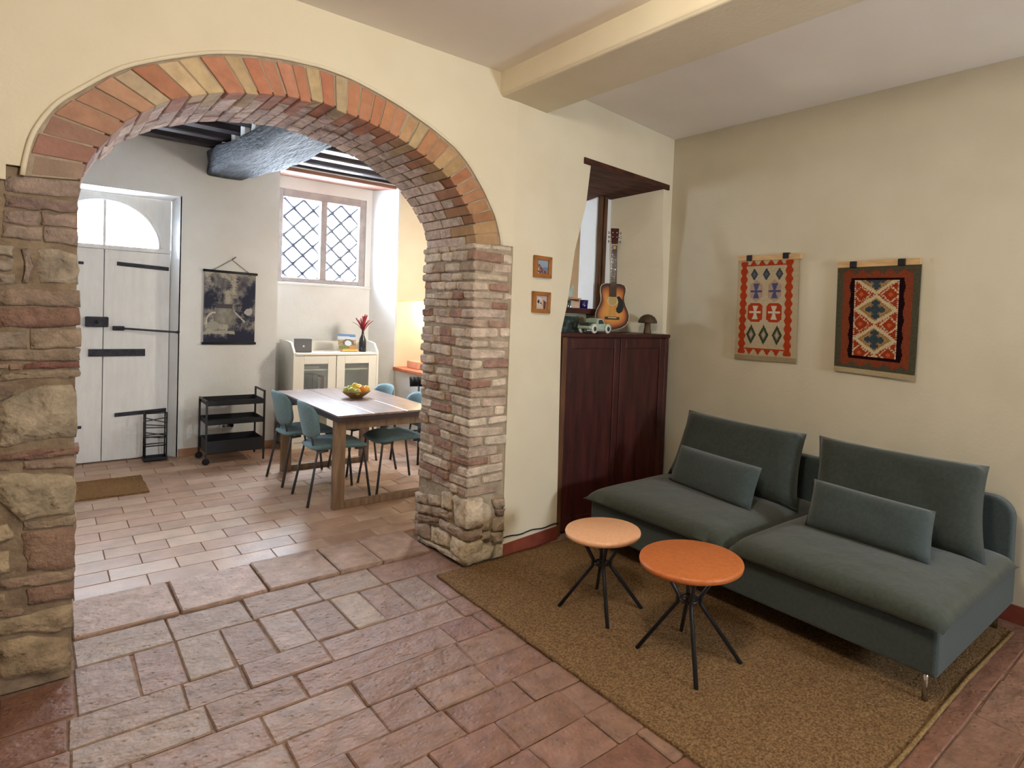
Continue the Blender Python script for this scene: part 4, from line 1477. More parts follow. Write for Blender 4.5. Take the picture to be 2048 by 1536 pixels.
m = MB(); m.hexa([gl((1 if i & 1 else -1) * (0.0205 if i & 4 else 0.027), (-0.004 if i & 2 else -0.011), NZ1 if i & 4 else NZ0) for i in range(8)], 0.001); fb = m.build('fretboard', 'fret_wood', nk)
for k in range(14):
    zz = NZ1 - (NZ1 - 0.10) * (1 - 2 ** (-(k + 1) / 12))
    w_ = 0.0205 + (0.027 - .0205) * (NZ1 - zz) / (NZ1 - NZ0)
    MB().tube([gl(-w_, -0.0115, zz), gl(w_, -0.0115, zz)], 0.0009, 4).build('fret', 'chrome', fb)
MB().prism([gl(0.012 * math.cos(2 * PI * k / 16), -0.0125, NZ1 - 0.022 + 0.014 * math.sin(2 * PI * k / 16)) for k in range(16)], gl(0, -0.0008, 0) - gl(0, 0, 0)).build('inlay', 'sound_hole', fb)
hd = MB(); hd.hexa([gl((1 if i & 1 else -1) * (0.033 if i & 4 else 0.024), (0.026 if i & 2 else 0.008) if i & 4 else (0.012 if i & 2 else -0.006), 0.80 if i & 4 else NZ1) for i in range(8)], 0.004)
HD = hd.build('headstock', 'head_wood', G)
MB().hexa([gl((1 if i & 1 else -1) * 0.0215, (-0.004 if i & 2 else -0.014), NZ1 + (0.004 if i & 4 else -0.003)) for i in range(8)], 0.001).build('nut', 'bind', nk)
for k in range(3):
    for s_ in (1, -1):
        zz = 0.695 + k * 0.034
        m = MB(); m.tube([gl(s_ * 0.026, 0.012, zz), gl(s_ * 0.042, 0.012, zz)], 0.003, 6); m.tube([gl(s_ * 0.040, 0.012, zz), gl(s_ * 0.052, 0.012, zz)], [0.009, 0.009], 8)
        pgp = m.build('tuning_peg', 'chrome', HD)
        MB().tube([gl(s_ * 0.016, 0.016, zz), gl(s_ * 0.016, -0.002, zz)], 0.004, 8).build('string_post', 'bind', HD)
for k in range(6):
    x0 = -0.019 + k * 0.0076
    MB().tube([gl(x0 * 1.3, -0.012, 0.103), gl(x0 * .8, -0.0155, NZ1), gl((0.016 if x0 > 0 else -0.016), -0.002, 0.695 + (k % 3) * .034)], 0.0006, 4).build('string', 'chrome', G)

# green picture standing behind the toy car
def scene_c(u, v):
    n_ = vnoise(u * 9, v * 6, 12)
    if u < .06 or u > .94 or v < .1: return (146, 156, 138)
    if u < .72:
        return (44 + 60 * max(0, n_), 54 + 60 * max(0, n_), 52 + 60 * max(0, n_))
    return (98, 86, 66)


P_ = empty('standing_picture', (2.80, 3.30, ZT), label='green grey framed picture standing behind the toy car on the cupboard', cat='picture')
TL, TR = Vector((2.66, 3.30, 1.50)), Vector((2.96, 3.38, 1.50))
BR, BL = Vector((2.96, 3.36, ZT + .002)), Vector((2.66, 3.28, ZT + .002))
nr = Vector((0.26, -0.96, 0)).normalized()
colorgrid('print', 'pic_green', TL + nr * .004, TR + nr * .004, BR + nr * .004, BL + nr * .004, 40, 20, scene_c, P_, thick=0.004, nrm=nr)
MB().hexa([((TR if i & 1 else TL) if i & 4 else (BR if i & 1 else BL)) - nr * (0.0 if i & 2 else 0.012) for i in range(8)], 0.002).build('backing', 'pic_frame', P_, world=True)
for a, c in ((TL, TR), (TL, BL), (TR, BR)):
    MB().tube([a + nr * .006, c + nr * .006 + Vector((0, 0, .006 if c in (BL, BR) else 0))], 0.007, 6).build('frame_rail', 'pic_frame', P_, world=True)

# toy car
TC = empty('toy_car', (2.92, 3.215, ZT), math.radians(12), label='pale green vintage toy truck parked on the cupboard beside the guitar', cat='toy car')
cw = 0.052
prof = [(-0.13, 0.030), (-0.13, 0.052), (-0.045, 0.052), (-0.042, 0.10), (0.005, 0.106), (0.028, 0.098), (0.05, 0.068), (0.115, 0.062), (0.132, 0.05), (0.135, 0.024), (-0.04, 0.024)]
bevel(MB().prism([(x, -cw, z) for x, z in prof], (0, 2 * cw, 0)).build('body', 'toy_green', TC), 0.005, 2)
for s_ in (-1, 1):
    MB().prism([(x, s_ * (cw + .001), z) for x, z in [(-0.032, 0.066), (-0.03, 0.092), (0.004, 0.097), (0.02, 0.09), (0.036, 0.068)]], (0, -s_ * .003, 0)).build('window', 'toy_dark', TC)
MB().cbox((-0.128, -cw + .006, 0.046), (-0.05, cw - .006, 0.075), 0.004).build('load', 'toy_dark', TC)
for x in (-0.085, 0.078):
    for s_ in (-1, 1):
        a = [(0.040 * math.cos(PI * k / 10), 0.038 * math.sin(PI * k / 10)) for k in range(11)]
        MB().prism([(x + u, s_ * (cw - .012), 0.032 + w_) for u, w_ in a], (0, s_ * .02, 0)).build('fender', 'toy_green', TC)
        wm = Matrix.Translation((x, s_ * (cw + .004), 0.0315)) @ Matrix.Rotation(-s_ * PI / 2, 4, 'X')
        wh = MB().lathe([(0, -.008), (.027, -.008), (.0315, -.004), (.0315, .004), (.027, .008), (.022, .008), (0, .006)], n=20, M4=wm).build('wheel', 'toy_white', TC)
        MB().lathe([(0, .007), (.017, .0075), (.015, .010), (.006, .010), (.004, .013), (0, .013)], n=16, M4=wm).build('hubcap', 'toy_dark', wh)
MB().lathe([(0, 0), (.010, 0), (.012, .006), (.010, .012), (0, .014)], n=12, M4=Matrix.Translation((0.134, -0.03, 0.044)) @ Matrix.Rotation(PI / 2, 4, 'Y')).build('headlight', 'toy_white', TC)
MB().lathe([(0, 0), (.010, 0), (.012, .006), (.010, .012), (0, .014)], n=12, M4=Matrix.Translation((0.134, 0.03, 0.044)) @ Matrix.Rotation(PI / 2, 4, 'Y')).build('headlight', 'toy_white', TC)

# wooden mushroom
MU = empty('wooden_mushroom', (3.545, 3.29, ZT), label='carved brown wooden mushroom standing on the right end of the cupboard', cat='ornament')
MB().lathe([(0, 0), (.030, 0), (.031, .01), (.025, .04), (.023, .075), (.026, .10), (0, .10)], (3.545, 3.29, ZT), 20).build('stem', 'mush_stem', MU, world=True)
MB().lathe([(0, .088), (.05, .086), (.072, .082), (.076, .088), (.070, .108), (.055, .13), (.03, .146), (0, .152)], (3.545, 3.29, ZT), 28).build('cap', 'mush_cap', MU, world=True)

# glass, mug and small stand on the sill of the pass-through
ZS = 1.5485
GB = MB().lathe([(0, 0), (.03, 0), (.032, .004), (.036, .065), (.033, .065), (.029, .010), (0, .008)], (3.14, 3.60, ZS), 20).build('blue_glass', 'blue_glass', props=('small cobalt blue glass on the dark sill behind the guitar', 'glass'))
ST = empty('shelf_riser', (3.02, 3.64, ZS), label='little pine riser shelf on the sill with a mug on top', cat='shelf')
MB().cbox((2.86, 3.58, ZS + .066), (3.10, 3.72, ZS + .078), 0.002).build('board', 'pine', ST, world=True)
for x in (2.865, 3.085):
    MB().cbox((x, 3.59, ZS), (x + .010, 3.71, ZS + .066), 0.001).build('support', 'pine', ST, world=True)
MB().lathe([(0, 0), (.026, 0), (.027, .003), (.030, .058), (.027, .058), (.024, .008), (0, .006)], (3.00, 3.63, ZS), 18).build('clear_glass', 'clear_glass', props=('clear drinking glass under the little pine riser shelf', 'glass'))
MG = empty('mug', (3.01, 3.64, ZS + .0785), label='pale green mug with cat ears on the little riser shelf', cat='mug')
MB().lathe([(0, 0), (.036, 0), (.040, .006), (.040, .075), (.036, .075), (.035, .010), (0, .008)], (3.01, 3.64, ZS + .0785), 22).build('cup', 'mug_green', MG, world=True)
for s_ in (-1, 1):
    MB().prism([(3.01 + s_ * .034 - .014, 3.625, ZS + .15), (3.01 + s_ * .034 + .014, 3.62, ZS + .15), (3.01 + s_ * .036, 3.622, ZS + .178)], (0, .006, 0)).build('ear', 'mug_green', MG, world=True)
MB().tube([(2.972, 3.64, ZS + .135), (2.948, 3.64, ZS + .13), (2.942, 3.64, ZS + .11), (2.952, 3.64, ZS + .095), (2.973, 3.64, ZS + .095)], 0.006, 8).build('handle', 'mug_green', MG, world=True)

# ================================================================== DINING ROOM THINGS
# table
T = empty('dining_table', (1.98, 5.2, 0), label='wooden dining table with dark top and sled frame legs', cat='table')
TX0, TX1, TY0, TY1, TZ = 1.585, 2.375, 4.44, 5.97, 0.702
for i in range(3):
    xa, xb = TX0 + (TX1 - TX0) * i / 3, TX0 + (TX1 - TX0) * (i + 1) / 3
    bevel(MB().box((xa + .001, TY0, TZ - .014), (xb - .001, TY1, TZ)).build('plank', 'table_top', T, world=True), 0.003, 2)
MB().box((TX0 + .001, TY0 + .001, TZ - .05), (TX1 - .001, TY1 - .001, TZ - .0142)).build('underlay', 'table_edge', T, world=True)
for y0 in (4.50, 5.79):
    for lo, hi, nm in (((TX0 + .005, y0, 0.002), (TX0 + .085, y0 + .055, TZ - .05), 'leg'), ((TX1 - .085, y0, 0.002), (TX1 - .005, y0 + .055, TZ - .05), 'leg'),
                       ((TX0 + .086, y0 + .001, 0.002), (TX1 - .086, y0 + .054, 0.05), 'foot_rail'), ((TX0 + .086, y0 + .001, TZ - .115), (TX1 - .086, y0 + .054, TZ - .05), 'top_rail')):
        bevel(MB().box(lo, hi).build(nm, 'table_wood', T, world=True), 0.003, 2)


# chairs: local frame faces +x
def chair():
    r_ = empty('dining_chair', (0, 0, 0), 0)
    # seat pad
    nu = 16
    m = MB(); vs, fs = [], []
    for side in (1, -1):
        for j in range(nu + 1):
            for i in range(nu + 1):
                u, v = 2 * i / nu - 1, 2 * j / nu - 1
                # rounded square
                k = (abs(u) ** 4 + abs(v) ** 4) ** 0.25
                mx_ = max(abs(u), abs(v), 1e-6)
                s_ = mx_ / max(k, 1e-6)
                x, y = u * s_ * 0.215, v * s_ * (0.215 + .012 * u)
                h = (1 - mx_ ** 5) ** 0.5
                z = 0.425 + side * 0.028 * h + (0.02 * u * u if u > 0 else 0.012 * u * u) * -1 + (0.012 * v * v)
                vs.append((x, y, z))
    n1 = (nu + 1) ** 2
    for s_ in (0, 1):
        for j in range(nu):
            for i in range(nu):
                a = s_ * n1 + j * (nu + 1) + i
                q = (a, a + 1, a + nu + 2, a + nu + 1)
                fs.append(q if not s_ else q[::-1])
    m.add(vs, fs, True)
    weld(m.build('seat', 'chair_fabric', r_))
    # curved backrest shell
    m = MB(); vs, fs = [], []
    nu, nv = 16, 14
    for side in (1, -1):
        for j in range(nv + 1):
            for i in range(nu + 1):
                u, v = 2 * i / nu - 1, 2 * j / nv - 1
                k = (abs(u) ** 3.2 + abs(v) ** 3.2) ** (1 / 3.2)
                mx_ = max(abs(u), abs(v), 1e-6)
                s_ = mx_ / max(k, 1e-6)
                uu, vv = u * s_, v * s_
                wd_ = 0.205 + 0.008 * vv
                y = uu * wd_
                z = 0.625 + vv * 0.145
                x = -0.205 - 0.028 * (vv + 1) + 0.055 * uu * uu
                t = 0.016 * (1 - mx_ ** 6) ** 0.5
                vs.append((x + side * t, y, z))
    n1 = (nu + 1) * (nv + 1)
    for s_ in (0, 1):
        for j in range(nv):
            for i in range(nu):
                a = s_ * n1 + j * (nu + 1) + i
                q = (a, a + 1, a + nu + 2, a + nu + 1)
                fs.append(q if s_ else q[::-1])
    m.add(vs, fs, True)
    weld(m.build('backrest', 'chair_fabric', r_))
    for s_ in (-1, 1):
        MB().tube([(0.215, s_ * 0.205, 0.002), (0.165, s_ * 0.175, 0.395), (0.10, s_ * 0.17, 0.402)], 0.0105, 8).build('leg', 'chair_metal', r_)
        MB().tube([(-0.245, s_ * 0.205, 0.002), (-0.175, s_ * 0.172, 0.395), (-0.10, s_ * 0.17, 0.402)], 0.0105, 8).build('leg', 'chair_metal', r_)
        MB().tube([(-0.13, s_ * 0.10, 0.40), (-0.185, s_ * 0.10, 0.43), (-0.198, s_ * 0.10, 0.50), (-0.206, s_ * 0.10, 0.54)], 0.008, 8).build('back_bracket', 'chair_metal', r_)
    for x in (-0.16, 0.16):
        MB().tube([(x, -0.173, 0.398), (x, 0.173, 0.398)], 0.009, 8).build('under_frame', 'chair_metal', r_)
    return r_


ch0 = chair()
spots = [(1.70, 5.50, 0.03, 'teal dining chair left of the table, nearer the white cabinet'), (1.715, 4.86, -0.03, 'teal dining chair left of the table, nearer the arch'),
         (2.20, 5.55, PI + .04, 'teal dining chair right of the table, nearer the white cabinet'), (2.215, 4.90, PI - .02, 'teal dining chair right of the table, half hidden by the jamb')]
for i, (x, y, a, lab) in enumerate(spots):
    c = ch0 if i == 0 else copy_tree(ch0)
    c.location = (x, y, 0); c.rotation_euler = (0, 0, a)
    setprops(c, lab, 'chair', 'teal chairs at the dining table')

# black chair by the counter
bc = empty('black_chair', (2.80, 5.62, 0), math.radians(200), label='black chair with low rounded back standing by the counter', cat='chair')
weldm = MB()
MB().lathe([(0, .40), (.17, .40), (.19, .41), (.19, .425), (.17, .435), (0, .43)], n=24).build('seat', 'black_tray', bc)
pts = [Vector((-0.19 * math.cos(a), 0.20 * math.sin(a), 0.70)) for a in np.linspace(-1.2, 1.2, 13)]
m = MB()
for a, c in zip(pts, pts[1:]):
    m.add([a, c, c + Vector((0.012, 0, 0.10)), a + Vector((0.012, 0, 0.10)), a * 1.0 + Vector((.02, 0, 0)), c + Vector((.02, 0, 0)), c + Vector((0.03, 0, 0.10)), a + Vector((0.03, 0, 0.10))], [(0, 1, 2, 3), (7, 6, 5, 4), (3, 2, 6, 7), (0, 4, 5, 1)], True)
m.build('backrest', 'black_tray', bc)
for sx in (-1, 1):
    for sy in (-1, 1):
        top = 0.72 if sx < 0 else 0.41
        MB().tube([(sx * .19, sy * .18, 0.002), (sx * .16, sy * .155, 0.41)] + ([(-.15, sy * .165, top)] if sx < 0 else []), 0.011, 8).build('leg', 'black_tray', bc)
MB().tube([(0.17 * math.cos(2 * PI * k / 20), 0.17 * math.sin(2 * PI * k / 20), 0.25) for k in range(21)], 0.008, 6, cap=False).build('stretcher', 'black_tray', bc)

# bowl of fruit
BX, BY, BZ = 2.03, 5.27, TZ + .0005
MB().lathe([(0, 0), (.05, 0), (.055, .006), (.095, .035), (.122, .060), (.118, .062), (.088, .040), (.05, .014), (0, .010)], (BX, BY, BZ), 32).build('fruit_bowl', 'bowl_wood', props=('wide wooden fruit bowl on the dining table', 'bowl'))


def fruit(kind, x, y, z, r, lab, sq=1.0):
    r_ = empty(kind, (BX + x, BY + y, BZ + z), RND.uniform(0, 6), label=lab, cat='fruit', group='fruit in the wooden bowl')
    prof = [(r * math.sin(PI * k / 12) * (1 + (0.10 * math.cos(PI * k / 12) if kind == 'pear' else 0)), -r * sq * math.cos(PI * k / 12)) for k in range(13)]
    prof[0] = (0, prof[0][1]); prof[-1] = (0, prof[-1][1])
    rot = Matrix.Rotation(RND.uniform(-.7, .7), 4, 'X')
    MB().lathe(prof, (0, 0, 0), 18, rot).build('flesh', 'fruit_' + kind, r_)
    MB().tube([rot @ Vector((0, 0, r * sq * .92)), rot @ Vector((0.003, 0, r * sq * 1.12))], 0.0025, 5).build('stalk', 'stem', r_)


fruit('orange', 0.035, -0.045, 0.072, 0.036, 'bright orange in the front of the fruit bowl')
fruit('lemon', -0.005, 0.01, 0.092, 0.030, 'yellow lemon at the top of the fruit pile', 1.2)
fruit('apple', -0.055, -0.045, 0.066, 0.031, 'green apple at the left front of the fruit bowl')
fruit('pear', -0.085, 0.0, 0.068, 0.028, 'pale pear at the left rim of the fruit bowl', 1.15)
fruit('lemon', 0.085, -0.005, 0.068, 0.029, 'yellow lemon at the right rim of the fruit bowl', 1.2)
fruit('apple', -0.035, 0.055, 0.070, 0.031, 'green apple at the back left of the fruit bowl')
fruit('lemon', 0.045, 0.055, 0.074, 0.030, 'yellow lemon at the back right of the fruit bowl', 1.2)
fruit('pear', -0.02, -0.085, 0.060, 0.027, 'yellow green pear at the near rim of the bowl', 1.1)

# white glass door cabinet in the window niche
CB = empty('display_cabinet', (2.355, 6.85, 0), label='white cabinet with two framed glass doors under the lattice window', cat='cabinet')
cx0, cx1, cy0, cy1, cz = 1.905, 2.79, 6.62, 7.12, 0.985
sp = [(cy0, 0.0), (cy0, cz + .005), (cy0 + .05, cz + .055), (cy0 + .10, cz + .10), (cy0 + .2, cz + .115), (cy1, cz + .12), (cy1, 0.0)]
for x in (cx0, cx1 - .022):
    bevel(MB().prism([(x, y, z) for y, z in sp], (.022, 0, 0)).build('side_panel', 'cabinet_white', CB, world=True), 0.003, 2)
bevel(MB().box((cx0 + .022, cy0 - .006, cz - .022), (cx1 - .022, cy1, cz)).build('top_board', 'cabinet_white', CB, world=True), 0.003, 2)
MB().box((cx0 + .022, cy1 - .012, 0.05), (cx1 - .022, cy1, cz + .10)).build('back_panel', 'cabinet_white', CB, world=True)
MB().box((cx0 + .022, cy0 + .03, 0.06), (cx1 - .022, cy1 - .012, 0.08)).build('bottom_board', 'cabinet_white', CB, world=True)
for z in (0.52, 0.80):
    MB().box((cx0 + .024, cy0 + .04, z), (cx1 - .024, cy1 - .013, z + .016)).build('shelf', 'cabinet_white', CB, world=True)
MB().box((cx0 + .022, cy0 + .02, 0.0), (cx1 - .022, cy0 + .04, 0.06)).build('plinth', 'cabinet_white', CB, world=True)
xm = 2.338
for k, (x0, x1) in enumerate(((cx0 + .024, xm - .001), (xm + .001, cx1 - .024))):
    dz0, dz1 = .065, cz - .028
    y0 = cy0 + (.0 if k else .012)
    g_ = MB().box((x0 + .085, y0 + .006, dz0 + .085), (x1 - .085, y0 + .010, dz1 - .085)).build('door', 'cabinet_glass', CB, world=True)
    for lo, hi in (((x0, y0, dz0), (x0 + .085, y0 + .018, dz1)), ((x1 - .085, y0, dz0), (x1, y0 + .018, dz1)), ((x0 + .085, y0, dz1 - .085), (x1 - .085, y0 + .018, dz1)), ((x0 + .085, y0, dz0), (x1 - .085, y0 + .018, dz0 + .085))):
        bevel(MB().box(lo, hi).build('door_rail', 'cabinet_white', g_, world=True), 0.003, 2)
# books and paper inside
for i, (x, w_, h, mt, lab) in enumerate(((2.12, .05, .20, 'book_blue', 'grey blue book upright behind the left glass door'), (2.175, .05, .20, 'book_blue', 'second grey blue book behind the left glass door'), (2.23, .03, .17, 'book_white', 'white book upright behind the left glass door'), (2.265, .03, .18, 'book_red', 'dark red book upright behind the left glass door'))):
    bevel(MB().box((x, 6.86, .537), (x + w_ - .003, 7.02, .537 + h)).build('book', mt, props=(lab, 'book', 'books in the white cabinet')), 0.003, 1)
bevel(MB().box((1.99, 6.76, .817), (2.21, 6.95, .842)).build('folded_cloth', 'book_white', props=('flat white folded cloth on the upper shelf, left side', 'cloth')), 0.008, 2)
bevel(MB().box((2.50, 6.76, .817), (2.68, 6.95, .835)).build('folded_cloth', 'book_white', props=('flat white folded cloth on the upper shelf, right side', 'cloth')), 0.008, 2)
MB().lathe([(0, 0), (.04, 0), (.075, .04), (.085, .075), (.080, .075), (.07, .04), (.03, .01), (0, .01)], (2.46, 6.98, .817), 20).build('serving_bowl', 'grey_device', props=('grey bowl on the upper shelf behind the right glass door', 'bowl'))

# things on the cabinet
SP = empty('radio', (2.04, 6.78, cz + .001), math.radians(-14), label='grey box radio with a white dot on the cabinet top', cat='radio')
bevel(MB().box((-.085, -.03, 0), (.085, .03, .145)).build('case', 'grey_device', SP), 0.008, 3)
MB().lathe([(0, 0), (.010, 0), (.010, .004), (0, .005)], n=16, M4=Matrix.Translation((0.005, -.0305, .065)) @ Matrix.Rotation(PI / 2, 4, 'X')).build('dial', 'white_plastic', SP)


def scene_d(u, v):
    if v < .14 + .05 * u: return (104, 140, 190)
    d = math.hypot((u - .55) * 1.0, (v - .62) * 1.1)
    if d < .2: return (214, 226, 240)
    if d < .32 and v < .75: return (110, 96, 84)
    if v > .82: return (196, 140, 90) if u > .6 else (120, 130, 80)
    n_ = vnoise(u * 8, v * 8, 3)
    if v < .4: return (206, 214, 222)
    return (150 + 50 * n_, 130 + 50 * n_, 106 + 40 * n_)


PB = empty('postcard', (2.50, 6.80, cz + .03), label='colourful postcard of an arch leaning on the cabinet beside the vase', cat='postcard')
z0 = cz + .034
colorgrid('print', 'pic_green', (2.41, 6.845, z0 + .16), (2.60, 6.815, z0 + .155), (2.605, 6.785, z0), (2.425, 6.815, z0), 30, 26, scene_d, PB, thick=0.003)
PH = MB().cbox((2.44, 6.745, cz + .001), (2.61, 6.83, cz + .032), 0.006).build('trinket_tray', 'gold', props=('small golden tray in front of the postcard', 'tray'))
VS = empty('vase', (2.668, 6.78, cz + .001), label='slim black vase with red dried flowers on the white cabinet', cat='vase')
MB().lathe([(0, 0), (.036, 0), (.038, .006), (.038, .10), (.034, .14), (.014, .19), (.011, .235), (.014, .24), (.010, .24), (0, .20)], (2.668, 6.78, cz + .001), 22).build('body', 'vase_black', VS, world=True)
rf = random.Random(9)
base = Vector((2.668, 6.78, cz + .235))
for k in range(34):
    a = rf.uniform(0, 2 * PI)
    sp_ = rf.uniform(0.01, 0.10)
    l_ = rf.uniform(.13, .20)
    tip = base + Vector((math.cos(a) * sp_ + .012, math.sin(a) * sp_ * .6, l_ * (1 - sp_ * 1.8)))
    mid = base.lerp(tip, .5) + Vector((0, 0, .012))
    MB().tube([base - Vector((0, 0, .02)), mid, tip], [0.002, 0.0055, 0.0035], 5).build('flower', 'flower_red', VS, world=True)
MB().tube([base, base + Vector((-.06, 0, .065)), base + Vector((-.115, 0.01, .095))], [0.003, .003, .002], 5).build('twig', 'stem', VS, world=True)

# serving trolley
TR_ = empty('serving_trolley', (1.345, 6.53, 0), label='narrow black metal trolley with three trays against the white wall', cat='trolley')
x0, x1, y0, y1 = 1.115, 1.585, 6.37, 6.70
for x in (x0, x1):
    top = .585 if x == x0 else .66
    base_ = .035 if x == x0 else .002
    for y in (y0, y1):
        MB().cbox((x - .008, y - .008, base_), (x + .008, y + .008, top), 0.002).build('upright', 'black_metal', TR_, world=True)
    MB().cbox((x - .008, y0 + .008, top - .016), (x + .008, y1 - .008, top), 0.002).build('handle', 'black_metal', TR_, world=True)
for z, h in ((.535, .045), (.36, .045), (.10, .115)):
    t = MB()
    t.box((x0 + .008, y0 - .006, z), (x1 - .008, y1 + .006, z + .004))
    t.box((x0 + .008, y0 - .006, z), (x1 - .008, y0 - .001, z + h)); t.box((x0 + .008, y1 + .001, z), (x1 - .008, y1 + .006, z + h))
    t.box((x0 + .009, y0, z), (x0 + .012, y1, z + h)); t.box((x1 - .012, y0, z), (x1 - .009, y1, z + h))
    t.build('tray', 'black_tray', TR_, world=True)
for y in (y0, y1):
    MB().lathe([(0, -.012), (.024, -.012), (.030, -.006), (.030, .006), (.024, .012), (0, .012)], (0, 0, 0), 20, Matrix.Translation((x0, y, .031)) @ Matrix.Rotation(PI / 2, 4, 'X')).build('castor', 'rubber', TR_, world=True)

# wire umbrella stand
U = empty('umbrella_stand', (0.79, 6.83, 0), label='tall black wire umbrella stand in front of the white door', cat='umbrella stand')
ux0, ux1, uy0, uy1, uz = 0.71, 0.87, 6.775, 6.885, 0.44
cn = [(ux0, uy0), (ux1, uy0), (ux1, uy1), (ux0, uy1)]
for x, y in cn:
    MB().tube([(x, y, .02), (x, y, uz)], 0.0065, 6).build('upright', 'black_metal', U, world=True)
for z in (uz, .14):
    m = MB(); m.tube([(x, y, z) for x, y in cn + cn[:1]], 0.0055, 6); m.build('ring', 'black_metal', U, world=True)
ru = random.Random(4)
for z in (0.33, 0.25, 0.20, 0.375):
    for (a, c) in ((0, 1), (1, 2), (2, 3), (3, 0)):
        MB().tube([(*cn[a], z + ru.uniform(-.035, .035)), (*cn[c], z + ru.uniform(-.035, .035))], 0.0045, 6).build('cross_wire', 'black_metal', U, world=True)
t = MB(); t.box((ux0 - .008, uy0 - .008, 0.002), (ux1 + .008, uy1 + .008, .008)); t.box((ux0 - .008, uy0 - .008, .002), (ux1 + .008, uy0 - .004, .035)); t.box((ux0 - .008, uy1 + .004, .002), (ux1 + .008, uy1 + .008, .035)); t.box((ux0 - .008, uy0 - .004, .002), (ux0 - .004, uy1 + .004, .035)); t.box((ux1 + .004, uy0 - .004, .002), (ux1 + .008, uy1 + .004, .035))
t.build('drip_tray', 'black_tray', U, world=True)

# doormat
dm = rugmesh('doormat', 'coir', 0.05, 0.63, 5.70, 6.25, 0.001, 0.012)
dm.build('doormat', 'coir', props=('plain brown coir doormat on the dining floor inside the door', 'doormat'))

# hanging scroll print
def scroll(u, v):
    n1 = vnoise(u * 5, v * 6, 1); n2 = vnoise(u * 13, v * 15, 2); n3 = vnoise(u * 30, v * 36, 3)
    sky = (176, 170, 158); dark = (56, 58, 74); mid = (104, 104, 108)
    f = 0.0
    # foliage masses left and right, lighter gap between them
    f += 1.1 * max(0, 1 - math.hypot((u - .10) / .36, (v - .38) / .34))
    f += 1.1 * max(0, 1 - math.hypot((u - .78) / .30, (v - .48) / .32))
    f += 0.9 * max(0, 1 - math.hypot((u - .95) / .25, (v - .20) / .30))
    f += 1.0 * max(0, (v - .78) / .22)
    f += 0.5 * max(0, (v - .55) / .3) * (1 if u > .45 else .25)
    f += 0.30 * n1 + 0.40 * n2 + .28 * n3
    for (pu, pv, s_) in ((.22, .09, .12), (.40, .17, .13), (.76, .10, .15), (.72, .22, .14)):     # palm crowns
        a, d = math.atan2(v - pv, u - pu), math.hypot(u - pu, (v - pv) * 1.35)
        if d < s_ * (0.55 + .45 * abs(math.cos(a * 8.5)) ** .6): f = max(f, .42 + .3 * n2)
    f = max(0, min(1, f * 1.35))
    c = tuple(sky[i] * (1 - f) + dark[i] * f for i in range(3))
    # pale stone urn and bank
    du, dv = (u - .38), (v - .62)
    if .50 < v < .74 and abs(du) < .20 - .25 * abs(dv) ** 1.2:
        k = 150 - 120 * abs(du) + 20 * n2; c = (k, k - 2, k - 8)
    if abs(v - .475) < .03 and abs(du) < .16: c = (86, 84, 90)
    dd = math.hypot((u - .22) / 1.0, (v - .70) * 1.3)
    if .155 < dd < .185 and u < .22 and v < .74: c = (196, 194, 184)
    if math.hypot((u - .19) / .12, (v - .76) / .06) < 1: c = (160, 158, 150)
    if abs(v - .86 - .02 * n1) < .022 and u < .6: c = (168, 164, 154)
    if math.hypot((u - .86) / .10, (v - .55) / .07) + .4 * n2 < .8: c = (176, 176, 172)
    if abs((v - .63) - (u - .70) * .7) < .012 and .60 < u < .80: c = (196, 194, 190)
    return tuple(max(0, min(255, q)) for q in c)


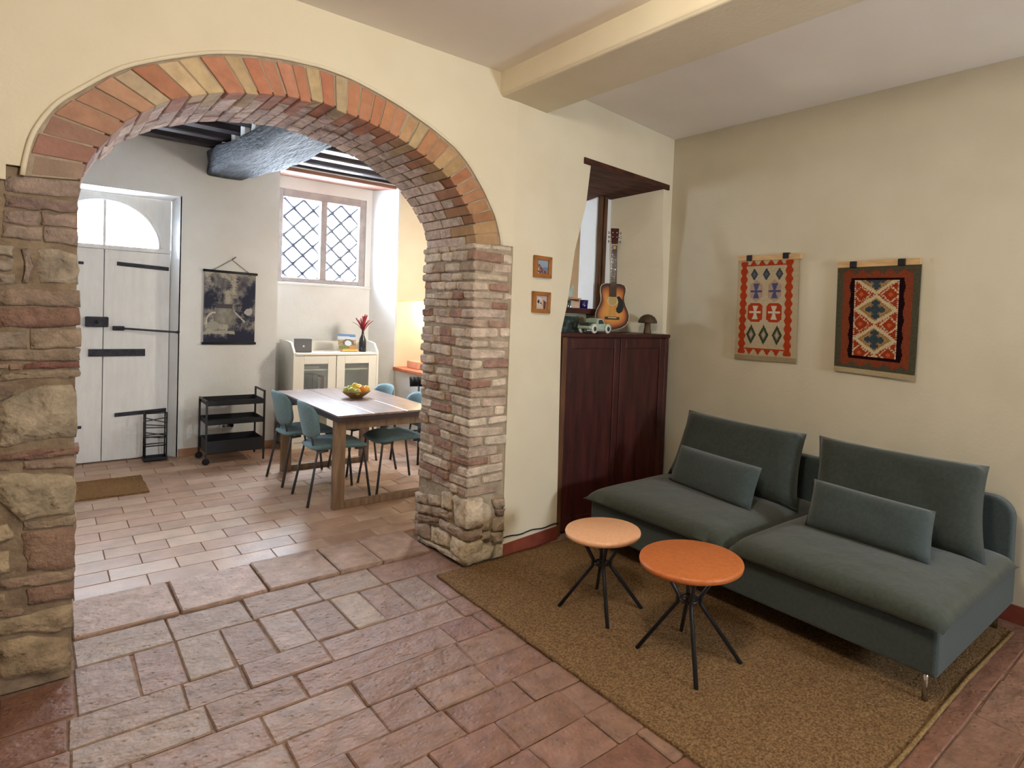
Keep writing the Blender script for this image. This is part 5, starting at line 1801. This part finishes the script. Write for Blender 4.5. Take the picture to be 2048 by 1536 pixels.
SCR = empty('scroll_print', (1.365, YD - .01, 1.07), label='grey jungle scene scroll print with black rods hanging on the wall', cat='poster')
sx0, sx1, sz0, sz1 = 1.155, 1.595, 1.082, 1.768
colorgrid('print', 'canvas', (sx0, YD - .014, sz1), (sx1, YD - .014, sz1 - .012), (sx1, YD - .014, sz0), (sx0, YD - .014, sz0), 90, 130, scroll, SCR, thick=0.002)
MB().tube([(sx0 - .012, YD - .015, sz1 + .008), (sx1 + .014, YD - .015, sz1 - .004)], 0.0125, 10).build('rod', 'black_tray', SCR, world=True)
MB().tube([(sx0 - .012, YD - .015, sz0 - .006), (sx1 + .012, YD - .015, sz0 - .006)], 0.0125, 10).build('rod', 'black_tray', SCR, world=True)
nl = Vector((1.385, YD - .006, sz1 + .125))
MB().tube([(sx0 + .08, YD - .012, sz1 + .02), tuple(nl), (sx1 - .06, YD - .012, sz1 + .006)], 0.003, 5).build('cord', 'string', SCR, world=True)
MB().tube([nl + Vector((0, .008, 0)), nl + Vector((.03, -.012, .03))], 0.004, 6).build('nail', 'iron', SCR, world=True)

# counter at the kitchen end
K = empty('counter', (3.4, 6.3, 0), label='plastered counter with terracotta top at the kitchen end', cat='counter')
bevel(MB().box((3.055, 5.75, .765), (4.3, YD - .004, .802)).build('counter_top', 'terracotta', K, world=True), 0.006, 2)
MB().add([(3.12, 5.95, 0), (4.3, 5.95, 0), (4.3, YD - .004, 0), (3.12, YD - .004, 0), (3.09, 5.80, .765), (4.3, 5.80, .765), (4.3, YD - .004, .765), (3.09, YD - .004, .765)], [(0, 3, 2, 1), (4, 5, 6, 7), (0, 1, 5, 4), (1, 2, 6, 5), (2, 3, 7, 6), (3, 0, 4, 7)]).build('base', 'plaster_white', K, world=True)
bevel(MB().box((3.17, 6.45, .8025), (3.32, 6.72, .885)).build('storage_box', 'pink_box', props=('pink box standing on the terracotta counter top', 'box')), 0.006, 2)

# wall socket behind the trolley
p = atY(454, 851, YD)
WS = empty('wall_socket', (p.x, YD, p.z), label='small wall socket with dark plug behind the black trolley', cat='socket')
bevel(MB().box((p.x - .06, YD - .009, p.z - .028), (p.x + .06, YD - .0005, p.z + .028)).build('plate', 'white_plastic', WS, world=True), 0.003, 2)
for dx in (-.03, .005):
    MB().lathe([(0, 0), (.014, 0), (.014, .006), (0, .006)], n=14, M4=Matrix.Translation((p.x + dx, YD - .009, p.z)) @ Matrix.Rotation(PI / 2, 4, 'X')).build('outlet', 'grey_device', WS, world=True)
MB().cbox((p.x + .02, YD - .04, p.z - .012), (p.x + .05, YD - .009, p.z + .03), 0.003).build('plug', 'rubber', WS, world=True)
